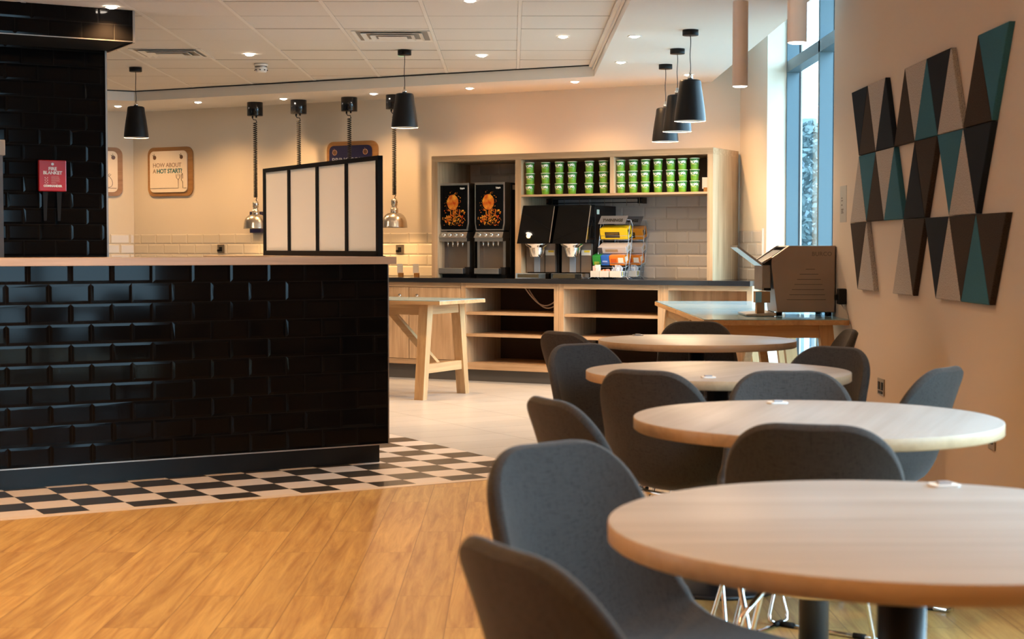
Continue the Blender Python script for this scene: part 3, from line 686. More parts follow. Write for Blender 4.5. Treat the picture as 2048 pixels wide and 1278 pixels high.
def packet(name, label, cat, rack_loc, x0, x1, y, z, w, h, d, col, spots, tilt=20, group=None):
    """a carton lying tilted forward in a rack tier"""
    t = thing(name, label, cat, rack_loc, RB, group)
    M = Matrix.Translation((0, y, z)) @ Matrix.Rotation(R(tilt), 4, 'X')
    MB().box(x0, x1, 0, d, 0, h, bev=.004).xf(M).build('carton', mat(col[0], col[1], .35), t)
    for i, (cn, cc, a0, a1, h0, h1) in enumerate(spots):
        MB().box(x0+(x1-x0)*a0, x0+(x1-x0)*a1, -.0012, 0, h*h0, h*h1).xf(M).build('printed_panel', mat(cn, cc, .4), t)
        if i == 0: MB().box(x1, x1+.0012, d*.2, d*.7, h*.3, h*.8).xf(M).build('side_print', mat(cn, cc, .4), t)
    return t
for ri, (sc_, cc_) in enumerate(((5.655, 12.28), (5.655, 12.60))):
    loc = B(sc_, cc_, .903); fr0 = ri == 0; wh = 'front' if fr0 else 'rear'
    tea_rack(loc, 'grey wire tea rack with header sign, %s' % ('nearer the worktop edge' if fr0 else 'standing behind the first one'), fr0)
    g_ = 'packets in the tea racks'
    packet('tea_packet', '%s tea packet with black label on top tier of the %s rack' % ('yellow' if fr0 else 'amber', wh), 'packet', loc, -.125, .125, .045, .335, 0, .095, .10, ('yellow_carton', (.75,.50,.01)) if fr0 else ('amber_carton', (.62,.24,.02)), [('black_print', (.03,.02,.01), .18, .72, .15, .68), ('gold_print', (.4,.25,.05), .22, .68, .42, .62)], 18, g_)
    packet('wrapped_packet', 'clear wrapped white packet on the second tier of the %s rack' % wh, 'packet', loc, -.13, .13, .015, .215, 0, .060, .11, ('shiny_wrap', (.50,.45,.43)), [('tan_print', (.35,.25,.14), .25, .7, .25, .65), ('dark_print', (.06,.05,.06), .0, .15, .1, .9)], 22, g_)
    if fr0:
        packet('tea_box', 'green tea box on the third tier of the front rack', 'box', loc, -.172, -.095, -.012, .115, 0, .085, .11, ('green_box', (.02,.26,.04)), [('olive_print', (.30,.38,.03), .2, .8, .1, .4)], 15, g_)
        packet('tea_box', 'blue tea box between the green and orange boxes', 'box', loc, -.093, -.018, -.012, .115, 0, .085, .11, ('blue_box', (.02,.12,.50)), [('pale_print', (.3,.4,.7), .2, .8, .35, .5)], 15, g_)
    packet('tea_box', 'orange tea box with white splash, third tier of the %s rack' % wh, 'box', loc, -.015, .122, -.012, .115, 0, .085, .11, ('orange_box', (.72,.20,.02)), [('white_splash', (.85,.75,.65), .6, .95, .3, .8), ('deep_orange', (.55,.09,.01), .1, .5, .2, .7)], 15, g_)
    for bi, (x0, kind) in enumerate(((-.16, 'sticks'), (-.075, 'sachets'), (.02, 'portions'))):
        if not fr0 and bi < 2: continue
        t = thing('sachet_bin', ('white bin of %s at the foot of the %s tea rack' % ({'sticks': 'pink stirrers', 'sachets': 'orange sweetener sachets', 'portions': 'white and blue cream portions'}[kind], wh)), 'bin', loc, RB, 'bins of sachets')
        b_ = MB(); w_ = .08 if bi < 2 else .10; x1 = x0+w_; y0, y1 = -.085, -.005
        b_.hexa([(x0+.006,y0+.01,.018),(x1-.006,y0+.01,.018),(x1-.006,y1,.018),(x0+.006,y1,.018)], [(x0+.006,y0+.01,.021),(x1-.006,y0+.01,.021),(x1-.006,y1,.021),(x0+.006,y1,.021)])
        for (a, b2) in (((x0,y0),(x1,y0)), ((x1,y0),(x1,y1)), ((x1,y1),(x0,y1)), ((x0,y1),(x0,y0))):
            b_.bar((a[0],a[1],.044),(b2[0],b2[1],.044), .003, .052)
        b_.build('bin', mat('cream_bin', (.66,.62,.56), .4), t)
        rn = random.Random(30+bi); m = MB(); cols = {'sticks': [(.70,.45,.42), (.8,.72,.68)], 'sachets': [(.75,.22,.05), (.75,.35,.30)], 'portions': [(.70,.70,.72), (.45,.5,.6)]}[kind]
        for _ in range(26):
            x = rn.uniform(x0+.008, x1-.02); y = rn.uniform(y0+.012, y1-.02); h = {'sticks': rn.uniform(.085,.12), 'sachets': rn.uniform(.06,.085), 'portions': rn.uniform(.08,.12)}[kind]
            m.hexa([(x,y,.025),(x+.012,y,.025),(x+.012,y+.003,.025),(x,y+.003,.025)], [(x+rn.uniform(-.008,.008),y+rn.uniform(0,.01),h)]+[(x+.014,y+.004,h),(x+.014,y+.008,h+.003),(x,y+.008,h)], mi=rn.randint(0,1))
        so = m.build('contents', [mat(kind+'_a', cols[0], .5), mat(kind+'_b', cols[1], .5)], t); so['kind'] = 'stuff'
        if kind == 'portions':
            MB().box(x1+.0016, x1+.003, y0+.010, y0+.02, .03, .066).box(x1+.0016, x1+.003, y0+.04, y0+.05, .03, .066).build('blue_stripe', mat('navy_stripe', (.02,.03,.16), .5), t); MB().box(x1+.0016, x1+.003, y0+.022, y0+.038, .03, .066).build('yellow_stripe', mat('yellow_stripe', (.7,.65,.15), .5), t)

# ------------------------------------------------------------------ signs and sockets on the far walls
def sign(loc, rz, w, h, lab, face, navy=False):
    t = thing('wall_sign', lab, 'sign', loc, rz, 'oak backed wall signs')
    MB().plate(round_rect(w, h, .075), -.018, 0, bev=.002).build('oak_backing', SIGNOAK, t)
    iw, ih = w*.83, h*.84
    MB().plate(round_rect(iw, ih, .05, cx=-.012), -.030, -.019, bev=.001).build('panel', face, t)
    for x in (-.19, .16):
        MB().lathe([(.021,-.0312),(.021,-.030)], (x, 0, h*.29), 20, True, True, axis='Y').build('apple', mat('apple_wood', (.11,.055,.03), .4), t)
        MB().plate([(x-.002,h*.29+.016),(x+.002,h*.29+.016),(x-.006,h*.29+.04),(x-.010,h*.29+.038)], -.0318, -.0306).plate([(x-.006,h*.29+.02),(x-.028,h*.29+.028),(x-.02,h*.29+.014)], -.0318, -.0306).build('stalk', INKL if navy else mat('olive_leaf', (.10,.09,.03), .5), t)
        if navy: MB().tube([(x+.025*math.cos(R(a)), -.0315, h*.29+.025*math.sin(R(a))) for a in range(0, 360, 24)], .003, 6, closed=True).build('ring', mat('copper_ring', (.35,.20,.13), .4), t)
    return t
s1_ = sign(B(10.86, CW, 1.945), RB, .585, .50, 'oak backed sign asking HOW ABOUT A HOT START?', SIGNW)
lettering('HOW ABOUT', .062, INKL, s1_, (-.215, -.0305, .045), space=.95); lettering('A', .062, INKL, s1_, (-.215, -.0305, -.015)); lettering('HOT START?', .062, TEALINK, s1_, (-.165, -.0305, -.015), bold=.0016, space=.93)
ln = MB(); T_ = .0016
ln.tube([(-.25,-.0312,-.17),(.118,-.0312,-.17),(.118,-.0312,-.085),(.095,-.0312,-.065),(.090,-.0312,-.03)], T_*1.4, 6); ln.tube([(.118,-.0312,-.085),(.135,-.0312,-.065),(.140,-.0312,-.03)], T_*1.4, 6); ln.tube([(.116,-.0312,-.05),(.116,-.0312,-.025)], T_, 6)
ln.tube([(.222,-.0312,-.17),(.178,-.0312,-.17),(.175,-.0312,-.105),(.158,-.0312,-.09),(.156,-.0312,-.05),(.170,-.0312,-.02),(.176,-.0312,-.025),(.176,-.0312,-.075)], T_*1.4, 6)
ln.build('cutlery_drawing', INK, s1_)
s2_ = sign(K(4.55, 16.397, 1.95), RC, .52, .50, 'oak backed sign with an apple drawing beside the black wall', SIGNW)
ap = MB(); ap.tube([(.09+.06*math.cos(R(a))*(1-.12*math.sin(R(a))), -.0312, -.10+.062*math.sin(R(a))-.012*abs(math.cos(R(a*1)))) for a in range(0, 360, 18)], T_*1.4, 6, closed=True); ap.tube([(.09,-.0312,-.05),(.095,-.0312,-.02)], T_*1.4, 6); ap.tube([(.095,-.0312,-.045),(.12,-.0312,-.02),(.135,-.0312,-.03),(.11,-.0312,-.05)], T_*1.4, 6); ap.tube([(-.2,-.0312,-.17),(.19,-.0312,-.17)], T_*1.4, 6)
ap.build('apple_drawing', INK, s2_)
s3_ = sign(B(8.625, CW, 1.935), RB, .585, .50, 'oak backed navy sign reading BRING SOME, partly behind the frosted screen', NAVY, True)
lettering('BRING SOME', .072, mat('pale_blue_ink', (.30,.33,.40), .5), s3_, (-.225, -.0305, .045), space=.95)
def socket(loc, rz, lab, m, w=.088, h=.088, plug=True):
    t = thing('wall_socket', lab, 'socket', loc, rz, 'metal wall sockets')
    MB().box(-w/2, w/2, -.006, 0, -h/2, h/2, bev=.002).build('plate', m, t); MB().box(-.020, .016, -.0085, -.006, -.024, .020).build('switch', BLACKP, t)
    if plug: MB().box(-.030, -.012, -.03, -.0085, -.026, -.005, bev=.002).build('plug', BLACKP, t)
    return t
BRZ = mat('bronze_plate', (.33, .26, .19), .35, .8)
socket(B(10.217, CW-.008, 1.155), RB, 'bronze socket on cream tiles below the HOT START sign', BRZ); socket(B(8.092, CW-.008, 1.152), RB, 'bronze socket on cream tiles left of the oak shelving', BRZ)
nv = thing('navy_dispenser', 'small navy box on the cream wall behind the first heat lamp', 'box', B(9.76, CW, 1.42), RB); MB().box(-.067, .067, -.05, 0, -.105, .105, bev=.004).build('case', NAVY, nv); MB().box(-.05, .05, -.053, -.05, -.03, .02).build('face', mat('navy_face', (.02,.02,.09), .3), nv)
ws = thing('wall_socket', 'dark double socket low on the beige art wall', 'socket', (1.91, 8.245, .451), -R(90), 'metal wall sockets')
MB().box(-.072, .072, -.006, 0, -.043, .043, bev=.002).build('plate', BRZ, ws); MB().box(-.05, -.015, -.009, -.006, -.015, .025).box(.015, .05, -.009, -.006, -.015, .025).box(-.045, .045, -.009, -.006, -.035, -.022).build('switch', BLACKP, ws)
w3 = thing('wall_socket', 'dark socket on the art wall just under the second table edge', 'socket', (1.91, 6.33, .41), -R(90), 'metal wall sockets')
MB().box(-.044, .044, -.006, 0, -.043, .043, bev=.002).build('plate', BRZ, w3); MB().box(-.02, .02, -.009, -.006, -.02, .02).build('switch', BLACKP, w3)
lb = thing('wall_notice', 'small grey notice strip on the wall beside the window', 'notice', (1.91, 9.24, 1.42), -R(90))
MB().box(-.088, .088, -.002, 0, -.105, .105).build('strip', mat('grey_notice', (.36,.34,.33), .5), lb); nl = MB()
for z, w_ in ((.035, .03), (.02, .04), (-.005, .03), (-.03, .06), (-.04, .05), (-.05, .06)): nl.box(-.05, -.05+w_, -.0028, -.002, z-.003, z+.003)
nl.build('print', INK, lb)

# ------------------------------------------------------------------ felt panels on the art wall
FC = {'navy': (.016, .020, .028), 'brown': (.045, .032, .026), 'beige': (.40, .355, .32), 'teal': (.040, .135, .185)}
FM = {}
for k_, c_ in FC.items(): FM[k_] = mat(k_+'_felt', c_, .95, noise=.35 if k_ in ('beige', 'brown') else .12, bscale=230, bump=.25, spec=.1)
Tp = lambda i: 8.925-.402*i
Bp = lambda i: 8.724-.402*i
rows = [(2.028, 1.668, True, [('d',0,'navy'),('u',0,'brown'),('d',1,'beige'),('u',1,'navy'),('u',2,'brown'),('d',3,'beige'),('u',3,'teal'),('d',4,'navy'),('u',4,'beige'),('u',5,'brown'),('d',6,'teal')]),
        (1.666, 1.307, False, [('u',0,'beige'),('d',0,'teal'),('u',1,'brown'),('d',1,'beige'),('u',2,'teal'),('u',3,'navy'),('d',3,'brown'),('d',4,'teal'),('u',5,'beige'),('d',5,'navy')]),
        (1.305, .942, True, [('d',0,'brown'),('u',0,'beige'),('u',2,'beige'),('d',3,'brown'),('d',4,'navy'),('u',4,'beige'),('d',5,'brown'),('u',5,'teal'),('d',6,'brown')])]
for ri, (zt, zb, tt, items) in enumerate(rows):
    items = sorted(items, key=lambda it: -(Tp(it[1])+(0 if (it[0] == 'd') == tt else .0)) )
    cnt = {}
    for (d, i, c_) in items:
        if tt: pts = [(Tp(i), zt), (Tp(i+1), zt), (Bp(i), zb)] if d == 'd' else [(Bp(i), zb), (Bp(i+1), zb), (Tp(i+1), zt)]
        else: pts = [(Bp(i), zt), (Bp(i+1), zt), (Tp(i+1), zb)] if d == 'd' else [(Tp(i), zb), (Tp(i+1), zb), (Bp(i), zt)]
        cy_ = sum(p[0] for p in pts)/3; cz_ = sum(p[1] for p in pts)/3
        loc_pts = [((cy_-p[0])*.993, (p[1]-cz_)*.996) for p in pts]
        o = MB().plate(loc_pts, -.026, 0, bev=.004).build('felt_panel', FM[c_], None, (1.909, cy_, cz_), (0,0,-R(90)))
        key = (c_, d); cnt[key] = cnt.get(key, 0)+1
        tag(o, '%s felt triangle pointing %s, %s row, %s such one from the window' % (c_, 'down' if d == 'd' else 'up', ('top', 'middle', 'bottom')[ri], ords[cnt[key]-1]), 'wall panel', 'felt triangles on the art wall')

# ------------------------------------------------------------------ trestle desks
def desk(name, label, loc, rz, Lx, Wy, ends, z=.765, rail_in=.16, brace=True, group='oak trestle desks'):
    """long side along local x, near edge at y=0"""
    t = thing(name, label, 'desk', loc, rz, group)
    MB().box(.003, Lx-.003, .003, Wy-.003, z-.004, z).build('desk_surface', LINO, t)
    MB().box(0, Lx, 0, Wy, z-.032, z-.0042, bev=.001).build('desk_top', DESKX, t)
    for ya in (.085, Wy-.11): MB().box(ends[0]+.0405, ends[1]-.0405, ya, ya+.025, z-.115, z-.0325).build('apron', DESKX, t)
    for x in ends:
        for (yt, yb) in ((.115, .03), (Wy-.115, Wy-.03)):
            s = 1 if yt < Wy/2 else -1
            MB().hexa([(x-.04,yb-.03,0),(x+.04,yb-.03,0),(x+.04,yb+.03,0),(x-.04,yb+.03,0)], [(x-.04,yt-.04,z-.033),(x+.04,yt-.04,z-.033),(x+.04,yt+.04,z-.033),(x-.04,yt+.04,z-.033)]).build('leg', DESKZ, t)
        MB().box(x-.03, x+.03, .15, Wy-.15, z-.11, z-.034).build('cross_rail', DESKY, t)
        MB().box(x-.025, x+.025, .09, Wy-.09, .20, .27).build('stretcher', DESKY, t)
    if brace:
        for i, x in enumerate(ends):
            s = 1 if x < Lx/2 else -1
            MB().bar((x+s*.03, Wy/2, .23), (x+s*.52, Wy/2, z-.06), .045, .05).build('brace', DESKX, t)
    return t
desk('trestle_desk', 'oak trestle desk with grey green top in front of the cupboards', B(6.24+1.7, 10.43), RB, 1.7, .71, (.19, 1.51))
desk('trestle_desk', 'oak trestle desk carrying the toaster, nearer the round tables', (1.90, 9.0, 0), R(90), 1.54, .82, (.13, 1.40))
desk('trestle_desk', 'oak trestle desk by the window, beyond the toaster desk', (1.90, 10.56, 0), R(90), 1.54, .82, (.13, 1.40))

# ------------------------------------------------------------------ toaster
ta = thing('conveyor_toaster', 'big brushed steel conveyor toaster with raised bread chute on oak desk', 'toaster', (1.528, 9.42, .766), 0)
TS = mat('warm_toaster_steel', (.36, .275, .22), .36, .55, noise=.05, bscale=5)
body = MB().plate([(.035,.022),(.375,.022),(.375,.415),(.10,.415),(.0,.345),(.0,.30)], 0, .36, bev=.006).build('casing', TS, ta)
lv_ = MB()
for i, (a, b_) in enumerate(((.20,.255),(.165,.275),(.15,.29),(.135,.30),(.12,.31),(.105,.315),(.09,.32))): lv_.box(a, b_, -.0012, .0, .275-i*.030, .278-i*.030)
lv_.build('vent_slots', mat('slot_shadow', (.08,.06,.05), .7), ta)
lettering('BURCO', .034, mat('embossed_steel', (.20,.155,.125), .45, .5), ta, (.235, -.001, .355), name='embossed_lettering', bold=.0008, space=1.05)
MB().plate([(-.05,.30),(-.005,.30),(-.005,.335),(.098,.405),(.09,.41),(-.05,.315)], .02, .34).build('chute_throat', BLACKP, ta); MB().hexa([(.008,.03,.3505),(.085,.03,.4045),(.085,.33,.4045),(.008,.33,.3505)], [(.007,.03,.3525),(.084,.03,.4065),(.084,.33,.4065),(.007,.33,.3525)]).build('chute_opening', mat('cavity_shade', (.01, .008, .007), 1, spec=0), ta)  # dark plate over the slope, its colour standing for the shaded hollow
MB().plate([(-.045,.31),(.095,.408),(.10,.415),(.085,.415),(-.05,.322)], .335, .36).build('chute_cheek', TS, ta); MB().plate([(-.045,.31),(-.0,.340),(-.0,.35),(-.05,.322)], 0, .03).build('chute_cheek', TS, ta)
MB().hexa([(-.20,.03,.405),(-.045,.03,.290),(-.045,.33,.290),(-.20,.33,.405)], [(-.196,.03,.417),(-.040,.03,.302),(-.040,.33,.302),(-.196,.33,.417)]).build('loading_chute', STEEL, ta)
MB().box(-.052, .0, .03, .33, .15, .31, bev=.004).build('control_face', DSTEEL, ta); MB().box(-.04, -.0, .02, .34, .15, .165).build('face_shelf', BLACKP, ta)
MB().hexa([(-.15,-.02,.003),(.02,-.05,.003),(.02,.33,.003),(-.15,.33,.003)], [(-.15,-.02,.012),(.02,-.05,.022),(.02,.33,.022),(-.15,.33,.012)]).build('crumb_tray', STEEL, ta)
for x in (.05, .34):
    for y in (.03, .32): MB().cyl((x, y, 0), .02, .022, 14).build('foot', BLACKP, ta)
tn = thing('tea_towel_box', 'small cardboard box with blue label propped against the toaster', 'box', (1.486, 9.41, .766), 0)
MB().box(-.045, .0, .0, .06, .0, .079).build('lower_box', mat('kraft_card', (.33,.19,.09), .7), tn)
MB().hexa([(-.055,-.01,.08),(.03,-.02,.08),(.03,.07,.08),(-.055,.07,.08)], [(-.055,-.01,.145),(.03,-.02,.145),(.03,.07,.145),(-.055,.07,.145)]).build('upper_box', mat('kraft_card', (0,0,0)), tn)
MB().hexa([(-.055,-.0125,.082),(-.02,-.0166,.082),(-.02,-.0146,.082),(-.055,-.0105,.082)], [(-.055,-.0125,.143),(-.02,-.0166,.143),(-.02,-.0146,.143),(-.055,-.0105,.143)]).build('blue_label', mat('blue_label_print', (.20,.42,.55), .5), tn)
pc = MB(); pc.tube([(1.885,9.15,.845),(1.905,9.1,.80),(1.905,8.95,.70),(1.905,8.9,.50),(1.905,8.8,.25),(1.90,8.7,.01)], .004, 6)
tag(pc.build('extension_lead', mat('grey_cable', (0,0,0))), 'thin grey lead hanging behind the toaster desk', 'cable')
ad_ = thing('power_box', 'black plug box on the beige wall behind the toaster', 'plug', (1.91, 9.16, .90), -R(90)); MB().box(-.035, .035, -.045, 0, -.055, .035, bev=.006).box(-.02, .01, -.06, -.045, -.03, .0).build('case', BLACKP, ad_)

# ------------------------------------------------------------------ round tables
def round_table(x, y, lab, rz):
    t = thing('round_table', lab, 'table', (x, y, 0), rz, 'round cafe tables')
    MB().lathe([(.0,.7502),(.446,.7502),(.449,.749)], n=96).build('table_surface', TOPW, t)
    MB().lathe([(.0,.719),(.446,.719),(.45,.722),(.45,.747),(.4492,.7488)], n=96).build('table_edge', EDGEW, t)
    MB().cyl((0,0,.02), .037, .69, 28).lathe([(.13,.712),(.13,.7185),(.0,.7185)], n=24, cap0=True).build('column', BLACKCOL, t)
    MB().lathe([(.0,0),(.205,0),(.21,.004),(.21,.012),(.20,.018),(.05,.024),(.037,.03)], n=48).build('base', BLACKCOL, t)
    return t
TB = [(.597, 2.43, 'nearest round oak table, largest in view and cut by the frame', .0), (.752, 3.95, 'second round oak table from the camera, a dark chair in front', 1.2), (.703, 5.46, 'third round oak table from the camera, two chairs at its left', .9), (.845, 7.30, 'furthest round oak table, in front of the toaster desk', .1)]
for a_ in TB: round_table(*a_)
for (x, y, w_, l_) in ((.76, 2.80, .05, 'small white tag at the far edge of the nearest round table'), (.716, 4.30, .05, 'small white tag at the far edge of the second round table'), (.633, 5.15, .045, 'small white tag near the front of the third round table'), (.60, 7.62, .05, 'small dark tag at the far edge of the furthest round table')):
    t = thing('table_tag', l_, 'tag', (x, y, .7505), .1, 'small tags lying on round tables'); mm = WHITEP if 'white' in l_ else DSTEEL
    MB().prism(round_rect(w_*1.0, .04, .008), 0, .004, bev=.001).build('plate', mm, t); MB().box(-.012, .012, -.008, .008, .0041, .0085, bev=.001).build('clip', mat('grey_clip', (.35,.34,.36), .4), t)

# ------------------------------------------------------------------ chairs
def chair_shell():
    prof = [(.245,.452),(.225,.462),(.17,.462),(.09,.455),(0,.446),(-.08,.440),(-.14,.444),(-.185,.463),(-.213,.505),(-.232,.56),(-.250,.63),(-.268,.70),(-.283,.76),(-.293,.80)]
    hw = [.185,.195,.205,.212,.216,.218,.217,.212,.204,.194,.184,.176,.170,.165]
    curl = [.004,.006,.010,.016,.026,.042,.062,.078,.080,.070,.056,.042,.030,.022]
    pts = [Vector((p[0], 0, p[1])) for p in prof]
    # resample
    S = [0]; 
    for i in range(1, len(pts)): S.append(S[-1]+(pts[i]-pts[i-1]).length)
    Ltot = S[-1]
    def samp(arr, s):
        for i in range(1, len(S)):
            if s <= S[i]+1e-9:
                f_ = (s-S[i-1])/(S[i]-S[i-1]); 
                return arr[i-1]+(arr[i]-arr[i-1])*f_ if not isinstance(arr[0], Vector) else arr[i-1].lerp(arr[i], f_)
        return arr[-1]
    ss = []; n1 = 9
    for i in range(n1): ss.append(.10*(1-math.cos(math.pi/2*i/n1)))
    m1 = 20
    for i in range(m1+1): ss.append(.10+(Ltot-.10-.13)*i/m1)
    for i in range(1, n1+1): ss.append(Ltot-.13+.13*math.sin(math.pi/2*i/n1))
    b = bmesh.new(); nt = 17; grid = []
    for s in ss:
        p = samp(pts, s); d_ = (samp(pts, min(Ltot, s+.01))-samp(pts, max(0, s-.01))).normalized(); nrm = Vector((d_.z, 0, -d_.x))
        if nrm.x < 0 and abs(nrm.x) > abs(nrm.z): nrm = -nrm
        if nrm.z < 0 and abs(nrm.z) >= abs(nrm.x): nrm = -nrm
        w = samp(hw, s); u = 0; k = 0
        if s < .10: u = 1-s/.10; e_ = 2.6
        elif s > Ltot-.13: u = 1-(Ltot-s)/.13; e_ = 2.3
        base = w
        if u > 0: w = (w-.105)+.105*max(0.0, 1-u**e_)**(1/e_)
        row = []
        for i in range(nt):
            t = -1+2*i/(nt-1); t = math.sin(t*math.pi/2); c_ = samp(curl, s)*abs(t*w/base)**2.4
            row.append(b.verts.new(p+nrm*c_+Vector((0, t*w, 0))))
        grid.append(row)
    for i in range(len(grid)-1):
        for j in range(nt-1):
            f_ = b.faces.new((grid[i][j], grid[i][j+1], grid[i+1][j+1], grid[i+1][j])); f_.smooth = True
    bmesh.ops.recalc_face_normals(b, faces=b.faces[:])
    rim = [r[0].co.copy() for r in grid]+[v.co.copy() for v in grid[-1][1:]]+[r[-1].co.copy() for r in reversed(grid[:-1])]+[v.co.copy() for v in reversed(grid[0][1:-1])]
    ins = b.faces[len(b.faces)//3 if False else 0]
    # push both skins apart
    b.normal_update(); b.verts.ensure_lookup_table()
    import copy as _c
    me0 = bpy.data.meshes.new('shell'); b.to_mesh(me0); 
    th = .030; nv = len(b.verts); co = [v.co.copy() for v in b.verts]; no = [v.normal.copy() for v in b.verts]; b.free()
    faces = [tuple(p_.vertices) for p_ in me0.polygons]; bpy.data.meshes.remove(me0)
    e_cnt = {}
    for f_ in faces:
        for i in range(4):
            k = (f_[i], f_[(i+1)%4]); e_cnt[tuple(sorted(k))] = e_cnt.get(tuple(sorted(k)), [])+[k]
    border = [v[0] for v in e_cnt.values() if len(v) == 1]
    cen = {}
    for f_ in faces:
        c4 = sum((co[i] for i in f_), Vector())/4
        for i in f_: cen.setdefault(i, []).append(c4)
    bvs = sorted({i for e_ in border for i in e_}); mid = {}; nbr = {}
    for a_, b_ in border: nbr.setdefault(a_, []).append(b_); nbr.setdefault(b_, []).append(a_)
    V_ = [c-n*(th/2) for c, n in zip(co, no)]+[c+n*(th/2) for c, n in zip(co, no)]
    for i in bvs:
        a_, b_ = nbr[i]; ta = co[b_]-co[a_]; out = ta.cross(no[i]); inw = sum(cen[i], Vector())/len(cen[i])-co[i]
        if out.dot(inw) > 0: out = -out
        if out.length < 1e-6: out = Vector((0, 0, .001))
        out.normalize(); mid[i] = len(V_); V_.append(co[i]+out*th*.42)
    F_ = [tuple(reversed(f_)) for f_ in faces]+[tuple(i+nv for i in f_) for f_ in faces]+[(a, b_, mid[b_], mid[a]) for a, b_ in border]+[(mid[a], mid[b_], b_+nv, a+nv) for a, b_ in border]
    me = bpy.data.meshes.new('shell'); me.from_pydata(V_, [], F_)
    for p_ in me.polygons: p_.use_smooth = True
    me.materials.append(FAB); me.update()
    return me, rim
def make_chair():
    t = thing('upholstered_chair', 'x', 'chair', (0,0,0), 0, 'charcoal chairs around the round tables')
    me, rim = chair_shell(); sh_ = link('seat_shell', me, t); md = sh_.modifiers.new('smooth', 'SUBSURF'); md.levels = 1; md.render_levels = 2
    ring = [(.02+.165*math.cos(R(a)), .165*math.sin(R(a)), .418-.0) for a in range(0, 360, 10)]
    MB().tube(ring, .007, 8, closed=True).build('under_ring', CHROME, t)
    for sx_ in (1, -1):
        for sy_ in (1, -1):
            MB().tube([(.02+sx_*.115, sy_*.12, .418), (.02+(.125 if sx_ > 0 else -.15), sy_*.165, .36), (.02+(.155 if sx_ > 0 else -.235), sy_*.245, .03), (.02+(.152 if sx_ > 0 else -.232), sy_*.248, .012), (.02+(.135 if sx_ > 0 else -.215), sy_*.248, .0075)], .007, 8).build('leg', CHROME, t)
    for sy_ in (1, -1):
        r_ = MB().tube([(.155, sy_*.248, .0075), (-.195, sy_*.248, .0075)], .0068, 8).build('runner', CHROME, t)
        for x in (.11, -.13): MB().tube([(x+.02, sy_*.248, .009), (x-.02, sy_*.248, .009)], .009, 8).build('glide', BLACKP, r_)
    return t
ch0 = make_chair()
# (backrest top centre x, y), heading, label
CH = [((-.012, 1.93), 28, 'charcoal chair nearest the camera, only its brown outer back in view'),
      ((.062, 2.96), -50, 'charcoal chair lit blue inside, at the left of the nearest table'),
      ((.610, 3.27), 72, 'dark chair with its back to us between the first and second tables'),
      ((.085, 3.83), 24, 'charcoal chair in profile left of the second table, facing right'),
      ((1.32, 4.83), 142, 'blue lit charcoal chair near the beige wall right of the second table'),
      ((.81, 4.70), -90, 'charcoal chair facing us behind the second table'),
      ((.385, 4.72), 54, 'dark chair with broad outer back, near left of the third table'),
      ((.245, 6.02), -52, 'charcoal chair lit blue inside, far left of the third table'),
      ((1.19, 5.84), -138, 'dark chair with a blue rim, behind the right of the third table'),
      ((.205, 6.90), 38, 'charcoal chair with outer back in view, left of the furthest table'),
      ((.90, 7.86), -90, 'charcoal chair facing us behind the furthest table'),
      ((1.51, 7.08), 178, 'slim dark chair in profile against the wall at the furthest table')]
for i, ((x, y), hd_, lab) in enumerate(CH):
    o = ch0 if i == 0 else copy_tree(ch0); a = R(hd_)
    o.location = (x+.293*math.cos(a), y+.293*math.sin(a), 0); o.rotation_euler = (0, 0, a); o['label'] = lab

# ------------------------------------------------------------------ lamps
def spot(parent, loc, power, size=2.3, blend=1.0, rad=.022, col=WARM):
    l = bpy.data.lights.new('lamp_glow', 'SPOT'); l.energy = power; l.spot_size = size; l.spot_blend = blend; l.shadow_soft_size = rad; l.color = col
    o = bpy.data.objects.new('lamp_glow', l); C.objects.link(o); o.parent = parent; o.location = loc; return o
DL = 110
dl0 = None
def downlight(x, y, z, lab, power=DL, grp='recessed ceiling spotlights'):
    global dl0
    if dl0 is None:
        t = thing('downlight', lab, 'ceiling light', (x, y, z), 0, grp)
        MB().lathe([(.034,-.001),(.036,-.004),(.047,-.003),(.048,.0)], n=28).build('trim_ring', CEILG, t)
        MB().lathe([(.0,-.012),(.012,-.0115),(.024,-.008),(.032,-.002)], n=24).build('lens', LENS, t)
        dl0 = t
    else:
        t = thing('downlight', lab, 'ceiling light', (x, y, z), 0, grp)
        for c_ in dl0.children:
            if c_.type == 'MESH': n_ = c_.copy(); C.objects.link(n_); n_.parent = t
    spot(t, (0, 0, -.03), power)
for (x, y, l_) in ((-2.492, 10.03, 'ceiling spotlight beside the black tiled bulkhead'), (-2.035, 12.486, 'ceiling spotlight near the smoke detector'), (-.234, 12.551, 'ceiling spotlight right of the central black pendant'), (.362, 11.427, 'ceiling spotlight in the tiled ceiling nearest its right border'), (-.254, 9.77, 'ceiling spotlight cut by the top frame edge')): downlight(x, y, ZT, l_)
for (x, y, l_) in ((.812, 10.675, 'plaster ceiling spotlight, nearer of the pair left of black pendants'), (.823, 12.163, 'plaster ceiling spotlight, farther of the pair left of black pendants'), (1.43, 13.037, 'plaster ceiling spotlight seen behind the nearest hanging black pendant'), (.532, 13.584, 'border spotlight beside the corner of the recessed ceiling'), (-.373, 14.135, 'border spotlight above the oak shelving top edge'), (-1.26, 14.638, 'border spotlight left of the central black pendant'), (-2.149, 15.127, 'border spotlight between the first two heat lamps'), (-3.024, 15.489, 'border spotlight above the HOT START sign'), (-3.902, 15.925, 'border spotlight above the apple sign')): downlight(x, y, ZR, l_, DL*.5)
for ix, x in enumerate((-6.2, -4.2, -2.2, -.2)):  # unseen downlights, added for the light they throw into the room
    for iy, y in enumerate((-3.5, -1.0, 1.5, 4.0, 6.5)):
        downlight(x, y, ZT, 'added unseen spotlight, %s line from the side wall, %s from the front wall' % (ords[ix], ords[iy]), DL*(.7 if ix == 3 else 1.25), 'added unseen spotlights over the seating area')
